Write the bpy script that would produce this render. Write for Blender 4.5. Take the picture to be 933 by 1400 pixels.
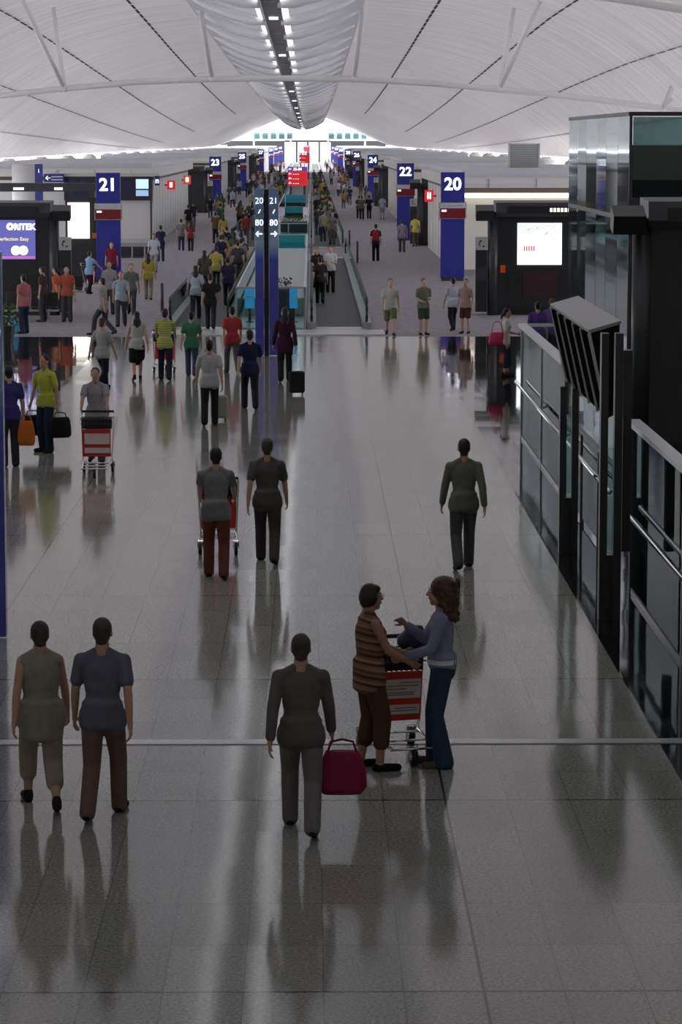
import bpy, bmesh, math, random
from mathutils import Vector, Matrix
random.seed(7)
PI = math.pi
S = bpy.context.scene
for o in list(bpy.data.objects): bpy.data.objects.remove(o)
C = S.collection

# ------------------------------------------------------------------ camera
F, W_, H_ = 3900.0, 933.0, 1400.0
CAMZ = 5.5
VPX, VPY = 426.0, 193.0
pitch = math.atan((700 - VPY) / F)
yaw = math.atan((466.5 - VPX) / (F / math.cos(pitch)))
cd = bpy.data.cameras.new('camera'); cam = bpy.data.objects.new('camera', cd); C.objects.link(cam)
cd.sensor_fit = 'VERTICAL'; cd.sensor_height = 36; cd.sensor_width = 24; cd.lens = F / H_ * 36
cd.clip_start = .5; cd.clip_end = 3000
cam.location = (0, 0, CAMZ)
cam.rotation_euler = (PI / 2 - pitch, 0, -yaw)
S.camera = cam
RM = cam.rotation_euler.to_matrix()
def ray(px, py): return RM @ Vector(((px - 466.5) / F, -(py - 700) / F, -1))
def G(px, py, z=0.0):
    d = ray(px, py); t = (z - CAMZ) / d.z
    return Vector((d.x * t, d.y * t, z))
def P(px, py, Y):
    d = ray(px, py); t = Y / d.y
    return Vector((d.x * t, Y, CAMZ + d.z * t))

# ------------------------------------------------------------------ world, light, exposure
wd = bpy.data.worlds.new('sky'); S.world = wd; wd.use_nodes = True
nt = wd.node_tree; nt.nodes['Background'].inputs[0].default_value = (.95, .95, .98, 1); nt.nodes['Background'].inputs[1].default_value = 3.0
S.view_settings.view_transform = 'Standard'; S.view_settings.look = 'None'
S.view_settings.exposure = 0.12; S.view_settings.gamma = 1.0; S.view_settings.use_curve_mapping = False

# ------------------------------------------------------------------ materials
MC = {}
def mat(name, col, rough=.5, metal=0, emit=0, spec=.5, noise=0, nscale=20, bump=0):
    if name in MC: return MC[name]
    m = bpy.data.materials.new(name); m.use_nodes = True; n = m.node_tree; b = n.nodes['Principled BSDF']
    b.inputs['Base Color'].default_value = (*col, 1); b.inputs['Roughness'].default_value = rough
    b.inputs['Metallic'].default_value = metal; b.inputs['Specular IOR Level'].default_value = spec
    if emit:
        b.inputs['Emission Color'].default_value = (*col, 1); b.inputs['Emission Strength'].default_value = emit
    if noise or bump:
        tc = n.nodes.new('ShaderNodeTexCoord'); nz = n.nodes.new('ShaderNodeTexNoise'); nz.inputs['Scale'].default_value = nscale
        nz.inputs['Detail'].default_value = 3
        n.links.new(tc.outputs['Object'], nz.inputs['Vector'])
        if noise:
            mx = n.nodes.new('ShaderNodeMix'); mx.data_type = 'RGBA'
            mx.inputs['A'].default_value = (*[c * (1 - noise) for c in col], 1); mx.inputs['B'].default_value = (*[min(1, c * (1 + noise)) for c in col], 1)
            n.links.new(nz.outputs['Fac'], mx.inputs['Factor']); n.links.new(mx.outputs['Result'], b.inputs['Base Color'])
        if bump:
            bp = n.nodes.new('ShaderNodeBump'); bp.inputs['Strength'].default_value = bump; bp.inputs['Distance'].default_value = .02
            n.links.new(nz.outputs['Fac'], bp.inputs['Height']); n.links.new(bp.outputs['Normal'], b.inputs['Normal'])
    MC[name] = m; return m
def cloth(col, noise=.18):
    return mat('cloth_%d_%d_%d' % tuple(int(c * 255) for c in col), col, .85, noise=noise, nscale=14, spec=.2)
def glass(name, tint=(.8, .92, .9), ior=1.45, mirror=.0, rough=.02):
    if name in MC: return MC[name]
    m = bpy.data.materials.new(name); m.use_nodes = True; n = m.node_tree
    for x in list(n.nodes): n.nodes.remove(x)
    out = n.nodes.new('ShaderNodeOutputMaterial'); t = n.nodes.new('ShaderNodeBsdfTransparent'); g = n.nodes.new('ShaderNodeBsdfGlossy')
    t.inputs[0].default_value = (*tint, 1); g.inputs['Roughness'].default_value = rough
    g.inputs['Color'].default_value = (.85, .95, .95, 1)
    fr = n.nodes.new('ShaderNodeFresnel'); fr.inputs[0].default_value = ior
    ad = n.nodes.new('ShaderNodeMath'); ad.operation = 'ADD'; ad.inputs[1].default_value = mirror; ad.use_clamp = True
    mx = n.nodes.new('ShaderNodeMixShader')
    n.links.new(fr.outputs[0], ad.inputs[0]); n.links.new(ad.outputs[0], mx.inputs[0])
    n.links.new(t.outputs[0], mx.inputs[1]); n.links.new(g.outputs[0], mx.inputs[2]); n.links.new(mx.outputs[0], out.inputs[0])
    MC[name] = m; return m

def granite(name, c1, c2, rough, joints=True, coat=0):
    m = bpy.data.materials.new(name); m.use_nodes = True; n = m.node_tree; b = n.nodes['Principled BSDF']; L = n.links.new
    geo = n.nodes.new('ShaderNodeNewGeometry')
    nz = n.nodes.new('ShaderNodeTexNoise'); nz.inputs['Scale'].default_value = 38; nz.inputs['Detail'].default_value = 4; nz.inputs['Roughness'].default_value = .8
    L(geo.outputs['Position'], nz.inputs['Vector'])
    cr = n.nodes.new('ShaderNodeValToRGB'); cr.color_ramp.elements[0].position = .36; cr.color_ramp.elements[1].position = .66
    cr.color_ramp.elements[0].color = (*c1, 1); cr.color_ramp.elements[1].color = (*c2, 1)
    L(nz.outputs['Fac'], cr.inputs[0])
    col = cr.outputs[0]
    sep = n.nodes.new('ShaderNodeSeparateXYZ'); L(geo.outputs['Position'], sep.inputs[0])
    def math_(op, a, v=None, w=None):
        k = n.nodes.new('ShaderNodeMath'); k.operation = op
        for i, q in enumerate((a, v, w)):
            if q is None: continue
            if isinstance(q, (int, float)): k.inputs[i].default_value = q
            else: L(q, k.inputs[i])
        return k.outputs[0]
    if joints:
        # tiles .524 x 1.09 m, strong joints on some lines
        fx = math_('DIVIDE', math_('ADD', sep.outputs[0], 100 * .524 - 1.12), .524)
        fy = math_('DIVIDE', math_('ADD', sep.outputs[1], 109 - 18.04), 1.09)
        cx = math_('FLOOR', fx); cy = math_('FLOOR', fy)
        cmb = n.nodes.new('ShaderNodeCombineXYZ'); L(cx, cmb.inputs[0]); L(cy, cmb.inputs[1])
        wn = n.nodes.new('ShaderNodeTexWhiteNoise'); wn.noise_dimensions = '2D'; L(cmb.outputs[0], wn.inputs['Vector'])
        vv = math_('MULTIPLY_ADD', wn.outputs['Value'], .16, .92)
        mul = n.nodes.new('ShaderNodeVectorMath'); mul.operation = 'SCALE'; L(col, mul.inputs[0]); L(vv, mul.inputs['Scale']); col = mul.outputs[0]
        def line(coord, half):   # 1 on a joint
            fr = math_('FRACT', coord); d = math_('ABSOLUTE', math_('SUBTRACT', fr, .5))
            return math_('GREATER_THAN', d, .5 - half)
        weak = math_('MAXIMUM', line(fx, .0085), line(fy, .006))
        s1 = math_('LESS_THAN', math_('ABSOLUTE', math_('SUBTRACT', sep.outputs[0], 1.12)), .011)
        s2 = math_('LESS_THAN', math_('ABSOLUTE', math_('ADD', sep.outputs[0], 3.6)), .011)
        s3 = line(math_('DIVIDE', math_('ADD', sep.outputs[1], 109 - 18.04), 5.45), .003)
        strong = math_('MAXIMUM', math_('MAXIMUM', s1, s2), s3)
        fac = math_('MAXIMUM', math_('MULTIPLY', weak, .45), math_('MULTIPLY', strong, .85))
        mx = n.nodes.new('ShaderNodeMix'); mx.data_type = 'RGBA'; L(fac, mx.inputs['Factor']); L(col, mx.inputs['A']); mx.inputs['B'].default_value = (.02, .02, .02, 1)
        col = mx.outputs['Result']
        tilt = n.nodes.new('ShaderNodeVectorMath'); tilt.operation = 'SUBTRACT'; L(wn.outputs['Color'], tilt.inputs[0]); tilt.inputs[1].default_value = (.5, .5, .5)
        sc = n.nodes.new('ShaderNodeVectorMath'); sc.operation = 'MULTIPLY'; L(tilt.outputs[0], sc.inputs[0]); sc.inputs[1].default_value = (.006, .006, 0)
        an = n.nodes.new('ShaderNodeVectorMath'); an.operation = 'ADD'; L(geo.outputs['Normal'], an.inputs[0]); L(sc.outputs[0], an.inputs[1])
        L(an.outputs[0], b.inputs['Normal'])
    L(col, b.inputs['Base Color'])
    b.inputs['Roughness'].default_value = rough; b.inputs['Specular IOR Level'].default_value = .5; b.inputs['IOR'].default_value = 1.5
    return m

M_floor = granite('grey_granite', (.13, .13, .115), (.52, .515, .465), .10)
M_black = granite('black_granite', (.008, .008, .009), (.022, .022, .024), .05)
def m_carpet():
    m = bpy.data.materials.new('carpet'); m.use_nodes = True; n = m.node_tree; b = n.nodes['Principled BSDF']; L = n.links.new
    geo = n.nodes.new('ShaderNodeNewGeometry'); nz = n.nodes.new('ShaderNodeTexNoise'); nz.inputs['Scale'].default_value = 3.0; nz.inputs['Detail'].default_value = 6
    L(geo.outputs['Position'], nz.inputs['Vector'])
    cr = n.nodes.new('ShaderNodeValToRGB'); cr.color_ramp.elements[0].position = .35; cr.color_ramp.elements[1].position = .65
    cr.color_ramp.elements[0].color = (.26, .235, .265, 1); cr.color_ramp.elements[1].color = (.36, .33, .365, 1)
    L(nz.outputs['Fac'], cr.inputs[0]); L(cr.outputs[0], b.inputs['Base Color']); b.inputs['Roughness'].default_value = .75
    return m
M_carpet = m_carpet()
def m_ceiling(name, base, trans, rough=.35):
    # panels with fine ribs and a brushed sheen
    m = bpy.data.materials.new(name); m.use_nodes = True; n = m.node_tree; L = n.links.new
    b = n.nodes['Principled BSDF']; out = n.nodes['Material Output']
    uv = n.nodes.new('ShaderNodeUVMap')
    mp = n.nodes.new('ShaderNodeMapping'); mp.inputs['Rotation'].default_value = (0, 0, .16); L(uv.outputs[0], mp.inputs[0])
    wv = n.nodes.new('ShaderNodeTexWave'); wv.bands_direction = 'Y'; wv.wave_profile = 'SAW'; wv.inputs['Scale'].default_value = .16; wv.inputs['Distortion'].default_value = 0
    L(mp.outputs[0], wv.inputs['Vector'])
    mp2 = n.nodes.new('ShaderNodeMapping'); mp2.inputs['Scale'].default_value = (.10, .9, 1); mp2.inputs['Rotation'].default_value = (0, 0, .16); L(uv.outputs[0], mp2.inputs[0])
    nz = n.nodes.new('ShaderNodeTexNoise'); nz.inputs['Scale'].default_value = 1.6; nz.inputs['Detail'].default_value = 4; L(mp2.outputs[0], nz.inputs['Vector'])
    cr = n.nodes.new('ShaderNodeValToRGB'); cr.color_ramp.elements[0].position = .0; cr.color_ramp.elements[1].position = .10
    cr.color_ramp.elements[0].color = (.78, .78, .78, 1); cr.color_ramp.elements[1].color = (1, 1, 1, 1); L(wv.outputs['Fac'], cr.inputs[0])
    cr2 = n.nodes.new('ShaderNodeValToRGB'); cr2.color_ramp.elements[0].position = .3; cr2.color_ramp.elements[1].position = .7
    cr2.color_ramp.elements[0].color = (*[c * .66 for c in base], 1); cr2.color_ramp.elements[1].color = (*base, 1); L(nz.outputs['Fac'], cr2.inputs[0])
    mx = n.nodes.new('ShaderNodeMix'); mx.data_type = 'RGBA'; mx.blend_type = 'MULTIPLY'; mx.inputs['Factor'].default_value = 1
    L(cr.outputs[0], mx.inputs['B']); L(cr2.outputs[0], mx.inputs['A'])
    L(mx.outputs['Result'], b.inputs['Base Color']); b.inputs['Roughness'].default_value = .3; b.inputs['Metallic'].default_value = .15
    if trans:
        tr = n.nodes.new('ShaderNodeBsdfTranslucent'); L(mx.outputs['Result'], tr.inputs[0])
        ms = n.nodes.new('ShaderNodeMixShader'); ms.inputs[0].default_value = trans
        L(b.outputs[0], ms.inputs[1]); L(tr.outputs[0], ms.inputs[2]); L(ms.outputs[0], out.inputs[0])
    return m
M_ceil = m_ceiling('ceiling_translucent', (.73, .695, .695), .125)  # translucency added to the vault panels so outside sky light fills the hall
M_ceil_unseen_dark = m_ceiling('ceiling_near_unseen_dark', (.62, .60, .60), 0.09)  # unseen near stretch, made darker to keep the foreground floor dim
M_white = mat('white_paint', (.72, .72, .71), .4)
M_cream = mat('cream_panel', (.78, .76, .70), .5)
M_tube = mat('tube_paint', (.90, .89, .88), .35)
M_steel = mat('steel', (.62, .63, .65), .28, 1)
M_chrome = mat('chrome', (.8, .8, .82), .1, 1)
M_dark = mat('dark_panel', (.022, .023, .026), .35)
M_dark2 = mat('charcoal_metal', (.06, .062, .068), .4, .3)
M_rubber = mat('black_rubber', (.012, .012, .012), .5)
M_blue = mat('sign_blue', (.035, .04, .30), .25)
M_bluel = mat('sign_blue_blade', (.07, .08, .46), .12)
def blade_reflection(m):      # ceiling reflection painted into the colour: pale blue head fading into deep blue
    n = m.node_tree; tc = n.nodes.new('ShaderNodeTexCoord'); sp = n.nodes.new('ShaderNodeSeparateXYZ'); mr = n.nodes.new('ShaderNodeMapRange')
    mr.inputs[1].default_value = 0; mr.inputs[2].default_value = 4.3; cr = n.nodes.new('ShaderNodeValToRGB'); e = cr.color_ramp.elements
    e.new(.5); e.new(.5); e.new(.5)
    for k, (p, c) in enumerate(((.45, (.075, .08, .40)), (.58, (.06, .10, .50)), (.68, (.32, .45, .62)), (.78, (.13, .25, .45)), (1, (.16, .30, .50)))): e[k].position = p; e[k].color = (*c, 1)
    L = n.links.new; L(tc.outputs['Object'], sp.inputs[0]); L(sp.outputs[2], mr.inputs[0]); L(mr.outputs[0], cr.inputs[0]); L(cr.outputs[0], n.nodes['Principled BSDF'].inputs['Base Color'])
blade_reflection(M_bluel)
M_red = mat('sign_red', (.20, .012, .02), .3)
M_lit = mat('lit_white', (1, 1, 1), .5, emit=1.5)
M_litred = mat('lit_red', (.75, .02, .03), .5, emit=.45)
M_pale = mat('pale_strip', (.62, .64, .70), .4)
M_brown = mat('brown_band', (.09, .075, .06), .5)
M_teal = mat('teal_panel', (.015, .16, .20), .25, emit=.25)
M_sky = mat('blue_poster', (.03, .25, .55), .4, emit=.5)
M_belt = mat('belt', (.085, .085, .088), .6, noise=.15, nscale=6)
M_leaf = mat('leaf', (.05, .13, .03), .6, noise=.4, nscale=9)
M_spine = mat('spine_grey', (.30, .29, .30), .4)
M_fin = mat('fin_white', (.95, .95, .97), .25)
M_slot = mat('slot_dark', (.03, .025, .025), .8)
M_skin = [mat('skin_a', (.50, .30, .21), .5), mat('skin_b', (.58, .37, .27), .5), mat('skin_c', (.40, .22, .15), .5)]
M_hair = mat('hair_black', (.012, .009, .008), .5)
M_hairb = mat('hair_brown', (.075, .035, .022), .55, noise=.4, nscale=30)
G_rail = glass('rail_glass', (.80, .91, .89), ior=1.2, mirror=.01)
G_wall = glass('clad_glass', (.22, .30, .30), mirror=.62, rough=.04)
G_front = glass('front_glass', (.35, .48, .48), mirror=.10)

# ------------------------------------------------------------------ mesh helpers
class MB:
    def __init__(s): s.bm = bmesh.new()
    def quad(s, pts):
        s.bm.faces.new([s.bm.verts.new(p) for p in pts]); return s
    def box(s, x0, x1, y0, y1, z0, z1, rot=0, piv=None):
        vs = [Vector((x, y, z)) for z in (z0, z1) for y in (y0, y1) for x in (x0, x1)]
        if rot:
            c = Vector(piv) if piv else Vector(((x0 + x1) / 2, (y0 + y1) / 2, 0)); R = Matrix.Rotation(rot, 3, 'Z')
            vs = [R @ (v - c) + c for v in vs]
        v = [s.bm.verts.new(p) for p in vs]
        for f in ((0, 2, 3, 1), (4, 5, 7, 6), (0, 1, 5, 4), (2, 6, 7, 3), (0, 4, 6, 2), (1, 3, 7, 5)): s.bm.faces.new([v[i] for i in f])
        return s
    def prism(s, prof, a, b, axis='Y'):   # profile (u,z) extruded along the axis
        def mk(p, t): return (p[0], t, p[1]) if axis == 'Y' else (t, p[0], p[1])
        A = [s.bm.verts.new(mk(p, a)) for p in prof]; B = [s.bm.verts.new(mk(p, b)) for p in prof]; n = len(prof)
        s.bm.faces.new(A); s.bm.faces.new(B[::-1])
        for i in range(n): s.bm.faces.new((A[i], B[i], B[(i + 1) % n], A[(i + 1) % n]))
        return s
    def tube(s, pts, r, n=8, cap=True):
        pts = [Vector(p) for p in pts]; rs = r if isinstance(r, (list, tuple)) else [r] * len(pts); rings = []
        for i, p in enumerate(pts):
            d = (pts[min(i + 1, len(pts) - 1)] - pts[max(i - 1, 0)]).normalized()
            u = d.cross(Vector((0, 0, 1)) if abs(d.z) < .95 else Vector((1, 0, 0))).normalized(); w = d.cross(u)
            rings.append([s.bm.verts.new(p + rs[i] * (u * math.cos(2 * PI * k / n) + w * math.sin(2 * PI * k / n))) for k in range(n)])
        for a, b in zip(rings, rings[1:]):
            for k in range(n): s.bm.faces.new((a[k], a[(k + 1) % n], b[(k + 1) % n], b[k]))
        if cap: s.bm.faces.new(rings[0][::-1]); s.bm.faces.new(rings[-1])
        return s
    def cyl(s, x, y, z0, z1, r, n=20, r1=None):
        return s.tube([(x, y, z0), (x, y, z1)], [r, r if r1 is None else r1], n)
    def ell(s, c, r, rot=None, n=14, m=10):
        c = Vector(c); R = rot or Matrix.Identity(3); rings = []
        top = s.bm.verts.new(c + R @ Vector((0, 0, r[2]))); bot = s.bm.verts.new(c - R @ Vector((0, 0, r[2])))
        for i in range(1, m):
            t = PI * i / m
            rings.append([s.bm.verts.new(c + R @ Vector((r[0] * math.sin(t) * math.cos(2 * PI * k / n), r[1] * math.sin(t) * math.sin(2 * PI * k / n), r[2] * math.cos(t)))) for k in range(n)])
        for k in range(n):
            s.bm.faces.new((top, rings[0][k], rings[0][(k + 1) % n])); s.bm.faces.new((bot, rings[-1][(k + 1) % n], rings[-1][k]))
        for a, b in zip(rings, rings[1:]):
            for k in range(n): s.bm.faces.new((a[k], b[k], b[(k + 1) % n], a[(k + 1) % n]))
        return s
    def cap(s, a, b, ra, rb, n=12):
        a = Vector(a); b = Vector(b); d = (b - a); L = d.length or 1e-4; d /= L
        pts, rs = [], []
        for i in range(5):
            t = PI / 2 * i / 5; pts.append(a - d * ra * math.cos(t)); rs.append(max(ra * math.sin(t), ra * .05))
        pts.append(a); rs.append(ra); pts.append(b); rs.append(rb)
        for i in range(4, -1, -1):
            t = PI / 2 * i / 5; pts.append(b + d * rb * math.cos(t)); rs.append(max(rb * math.sin(t), rb * .05))
        u = d.cross(Vector((0, 0, 1)) if abs(d.z) < .95 else Vector((1, 0, 0))).normalized(); w = d.cross(u); rings = []
        for p, r in zip(pts, rs): rings.append([s.bm.verts.new(p + r * (u * math.cos(2 * PI * k / n) + w * math.sin(2 * PI * k / n))) for k in range(n)])
        for A, B in zip(rings, rings[1:]):
            for k in range(n): s.bm.faces.new((A[k], A[(k + 1) % n], B[(k + 1) % n], B[k]))
        s.bm.faces.new(rings[0][::-1]); s.bm.faces.new(rings[-1]); return s
    def mesh(s, name, smooth=False):
        bmesh.ops.recalc_face_normals(s.bm, faces=s.bm.faces)
        me = bpy.data.meshes.new(name); s.bm.to_mesh(me); s.bm.free()
        if smooth:
            for p in me.polygons: p.use_smooth = True
        return me
    def build(s, name, m, parent=None, smooth=False, loc=None, rz=0, bevel=0):
        me = s.mesh(name, smooth); me.materials.append(m)
        o = bpy.data.objects.new(name, me); C.objects.link(o)
        if parent is not None: o.parent = parent
        if loc is not None: o.location = loc
        if rz: o.rotation_euler.z = rz
        if bevel:
            b = o.modifiers.new('b', 'BEVEL'); b.width = bevel; b.segments = 2; b.limit_method = 'ANGLE'
        return o
def tag(o, label=None, cat=None, group=None, kind=None):
    if label: o['label'] = label
    if cat: o['category'] = cat
    if group: o['group'] = group
    if kind: o['kind'] = kind
    return o
def thing(name, label, cat, loc=(0, 0, 0), rz=0, group=None):
    o = bpy.data.objects.new(name, None); C.objects.link(o); o.empty_display_size = .2
    o.location = loc; o.rotation_euler.z = rz
    return tag(o, label, cat, group)
def struct(o): o['kind'] = 'structure'; return o
def text(name, s, size, m, parent, loc, rot=(PI / 2, 0, 0), depth=.008, bold=0.0, align='CENTER'):
    cu = bpy.data.curves.new(name, 'FONT'); cu.body = s; cu.size = size; cu.align_x = align; cu.align_y = 'CENTER'
    cu.extrude = depth; cu.offset = bold; cu.resolution_u = 3
    t = bpy.data.objects.new(name, cu); C.objects.link(t)
    dg = bpy.context.evaluated_depsgraph_get(); me = bpy.data.meshes.new_from_object(t.evaluated_get(dg))
    bpy.data.objects.remove(t); me.materials.clear(); me.materials.append(m)
    o = bpy.data.objects.new(name, me); C.objects.link(o); o.parent = parent; o.location = loc; o.rotation_euler = rot
    return o

# ------------------------------------------------------------------ floor and shell
XC = -1.3
DC = G(426, 460).y                      # where the stone meets the carpet
MB().quad([(-5.6, -8, 0), (3.2, -8, 0), (3.2, DC, 0), (-5.6, DC, 0)]).build('floor', M_floor)['kind'] = 'structure'
struct(MB().quad([(3.2, -8, 0), (24, -8, 0), (24, DC, 0), (3.2, DC, 0)]).build('floor', M_black))
struct(MB().quad([(-24, -8, 0), (-5.6, -8, 0), (-5.6, DC, 0), (-24, DC, 0)]).build('floor', M_black))
struct(MB().quad([(-24, DC, 0), (24, DC, 0), (24, 760, 0), (-24, 760, 0)]).build('floor', M_carpet))
dj = G(426, 1014).y
struct(MB().box(-24, 24, dj - .10, dj + .10, -.02, .004).build('trim_floor_joint', mat('joint_metal', (.60, .60, .62), .3, .6)))
struct(MB().box(-24, 24, dj - .15, dj - .11, -.02, .003).build('trim_floor_joint_edge', M_dark))
struct(MB().box(-24, 24, DC - .04, DC + .04, -.02, .006).build('trim_carpet_edge', M_steel))

def lerp_tab(tab, x):
    if x <= tab[0][0]: return tab[0][1]
    for (a, b), (c, d) in zip(tab, tab[1:]):
        if x <= c:
            t = (x - a) / (c - a); t = t * t * (3 - 2 * t) if False else t
            return b + (d - b) * t
    return tab[-1][1]
CROWN = [(-10, 13.4), (60, 13.1), (100, 12.9), (130, 12.6), (180, 11.7), (230, 11.0), (290, 10.5), (360, 10.2), (530, 10.3)]
SPINE = [(-10, 11.2), (60, 10.9), (103, 10.5), (150, 9.9), (202, 9.35), (300, 8.7), (400, 8.2), (530, 7.85)]
HW = 20.0; ZS = 4.35
def roof(u, D):
    t = abs(u)
    g0 = 1 - t ** 3.4; g1 = (.5 * (1 + math.cos(PI * min(1, t)))) ** 1.15
    k = max(0, min(1, (D - 110) / 300.0)); k = k * k * (3 - 2 * k)
    g = g0 * (1 - k) + g1 * k
    return ZS + (lerp_tab(CROWN, D) - ZS) * g
def shell(D0, D1, m, name, nd, nu=64, m2=None):
    bm = bmesh.new(); uvl = bm.loops.layers.uv.new('UVMap'); rows = []
    for i in range(nd + 1):
        D = D0 + (D1 - D0) * i / nd
        rows.append([(bm.verts.new((XC + HW * u, D, roof(u, D))), (HW * u, D)) for u in [(-1 + 2 * j / nu) for j in range(nu + 1)]])
    for a, b in zip(rows, rows[1:]):
        for j in range(nu):
            q = (a[j], b[j], b[j + 1], a[j + 1]); f = bm.faces.new([v[0] for v in q]); f.smooth = True; f.material_index = 1 if m2 and abs(j + .5 - nu / 2) < nu * .05 else 0
            for l, v in zip(f.loops, q): l[uvl].uv = v[1]
    me = bpy.data.meshes.new(name); bm.to_mesh(me); bm.free(); me.materials.append(m)
    if m2: me.materials.append(m2)
    o = bpy.data.objects.new(name, me); C.objects.link(o); return struct(o)
shell(34, 525, M_ceil, 'ceiling', 94, m2=m_ceiling('roof_light', (.95, .95, .96), .95))
shell(-9, 34, M_ceil_unseen_dark, 'ceiling', 8)  # unseen near stretch, darkened to keep the foreground floor dim
# dashed expansion slots
mb = MB()
for s in (7.4, 12.1, 15.6, 18.2):
    for sg in (-1, 1):
        D = 62.0
        while D < 330:
            L = 3.4; u = sg * s / HW; w = .07
            z0, z1 = roof(u, D) - .03, roof(u, D + L * .82) - .03
            x = XC + sg * s
            mb.quad([(x - w, D, z0), (x + w, D, z0), (x + w, D + L * .82, z1), (x - w, D + L * .82, z1)])
            D += L
struct(mb.build('trim_ceiling_slots', M_slot))
# central reflector : spine, wings, fins
def spz(D): return lerp_tab(SPINE, D)
mbw, mbs, mbl = MB(), MB(), MB()
XL = -1.5
Ds = [40 + 5 * i for i in range(98)]
for a, b in zip(Ds, Ds[1:]):
    for sg in (-1, 1):
        prof = [(.62, .08), (1.6, .36), (2.7, .72), (3.75, 1.08)]
        for (x0, h0), (x1, h1) in zip(prof, prof[1:]):
            mbw.quad([(XL + sg * x0, a, spz(a) + h0), (XL + sg * x1, a, spz(a) + h1), (XL + sg * x1, b, spz(b) + h1), (XL + sg * x0, b, spz(b) + h0)])
        mbs.quad([(XL + sg * .34, a, spz(a) + .05), (XL + sg * .40, a, spz(a) - .08), (XL + sg * .40, b, spz(b) - .08), (XL + sg * .34, b, spz(b) + .05)])
        mbl.quad([(XL + sg * .42, a, spz(a) + .06), (XL + sg * .60, a, spz(a) + .08), (XL + sg * .60, b, spz(b) + .08), (XL + sg * .42, b, spz(b) + .06)])
    mbs.quad([(XL - .34, a, spz(a) + .05), (XL + .34, a, spz(a) + .05), (XL + .34, b, spz(b) + .05), (XL - .34, b, spz(b) + .05)])
refl = thing('light_reflector', 'long ribbed white metal light reflector hanging along the vault crown', 'ceiling reflector', (0, 0, 0))
M_wing = mat('louvre_panel', (.50, .50, .55), .3)
n_ = M_wing.node_tree; t_ = n_.nodes.new('ShaderNodeBsdfTranslucent'); t_.inputs[0].default_value = (.84, .84, .88, 1); x_ = n_.nodes.new('ShaderNodeMixShader'); x_.inputs[0].default_value = .16
n_.links.new(n_.nodes['Principled BSDF'].outputs[0], x_.inputs[1]); n_.links.new(t_.outputs[0], x_.inputs[2]); n_.links.new(x_.outputs[0], n_.nodes['Material Output'].inputs[0])
mbw.build('wing', M_wing, refl); mbs.build('spine', M_spine, refl); mbl.build('light_strip', mat('slot_light', (.95, .96, 1), .5, emit=.85), refl)
D = 46.0; k = 0
while D < 520:
    z = spz(D)
    for sg in (-1, 1):
        mb = MB(); ring = []
        for x, y, zz, hh, tt in ((.3, -.9, -.22, .10, .10), (.9, -.6, -.10, .22, .26), (1.8, -.1, .18, .24, .28), (2.8, .5, .60, .18, .20), (3.6, 1.0, 1.0, .06, .06)):
            c_ = Vector((XL + sg * x, D + y, z + zz)); ring.append([mb.bm.verts.new(c_ + Vector((0, tt * math.cos(q), hh * math.sin(q)))) for q in [2 * PI * i / 10 for i in range(10)]])
        for A, B in zip(ring, ring[1:]):
            for i in range(10): mb.bm.faces.new((A[i], A[(i + 1) % 10], B[(i + 1) % 10], B[i]))
        mb.bm.faces.new(ring[0][::-1]); mb.bm.faces.new(ring[-1])
        mb.build('fin', M_fin, refl, True)
    MB().box(XL - .18, XL + .18, D, D + .5, z - .04, z + .04).build('lamp', M_lit if k % 3 == 0 else M_steel, refl)
    D += 11.5; k += 1
# tie arches with struts
def tie(D, pts, label, struts, r=.14):
    t = thing('roof_tie', label, 'roof truss', (0, D, 0))
    W = [P(x, y, D) - Vector((0, D, 0)) for x, y in pts]
    MB().tube(W, r, 10).build('tie_tube', M_tube, t, True)
    for i, ((x0, y0), (x1, y1), dy) in enumerate(struts):
        a = P(x0, y0, D) - Vector((0, D, 0)); b = P(x1, y1, D) - Vector((0, D, 0)); b.y += dy
        k = b - a
        MB().tube([a, a + k * .5, b], [.1, .13, .09], 8).build('strut', M_tube, t, True)
    for x0, y0 in {s[0] for s in struts}:
        a = P(x0, y0, D) - Vector((0, D, 0)); MB().ell(a, (.2, .2, .17)).build('node', M_tube, t, True)
tie(128, [(-160, 162), (-60, 143), (0, 131), (88, 121), (190, 112), (290, 108), (380, 107), (485, 108), (590, 114), (683, 122), (800, 134), (907, 148), (1000, 162), (1090, 178)],
    'white tubular roof tie arching across the hall with V struts', [((88, 121), (30, -22), -4), ((88, 121), (58, -8), 5), ((290, 108), (270, -30), -3), ((485, 108), (500, -30), -3), ((683, 122), (742, -20), -4), ((683, 122), (716, -8), 5), ((907, 148), (912, 100), -4), ((907, 148), (965, 95), 4)])
tie(96, [(560, -38), (700, -22), (850, -1), (933, 13), (1030, 34)], 'white tubular roof tie crossing the top right corner', [((700, -22), (730, -50), 2)])

# back, sides
struct(MB().box(-24, 24, -9, -8.8, 0, 14).build('wall_back', M_cream))
for sg, nm in ((-1, 'left'), (1, 'right')):
    x = XC + sg * 20.4; mb = MB()
    d = 0.0
    while d < 740:
        st = 3.0 if d < 300 else 6.0
        mb.box(x - .06, x + .06, d, d + .12, 0, 4.6); d += st
    for z in (1.5, 3.0, 4.4): mb.box(x - .05, x + .05, 0, 740, z, z + .1)
    struct(mb.build('wall_' + nm, M_white))
    for k, D in enumerate([190 + 23 * i for i in range(13)]):
        xx = XC + sg * 18.7
        c = thing('column', 'white round column in the row along the %s glass wall' % nm, 'column', (xx, D, 0), 0, 'columns along the %s glass wall' % nm)
        MB().cyl(0, 0, 0, 4.1, .62, 20).build('shaft', M_white, c, True)
        MB().cyl(0, 0, 4.1, 4.35, .62, 20, .3).build('capital', M_white, c, True)
    # opaque side rooms near the camera
    struct(MB().box(x - .15, x + .15, -8.8, 56, 0, 5.2).build('wall_' + nm, mat('dark_wall', (.10, .10, .105), .6)))
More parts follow.
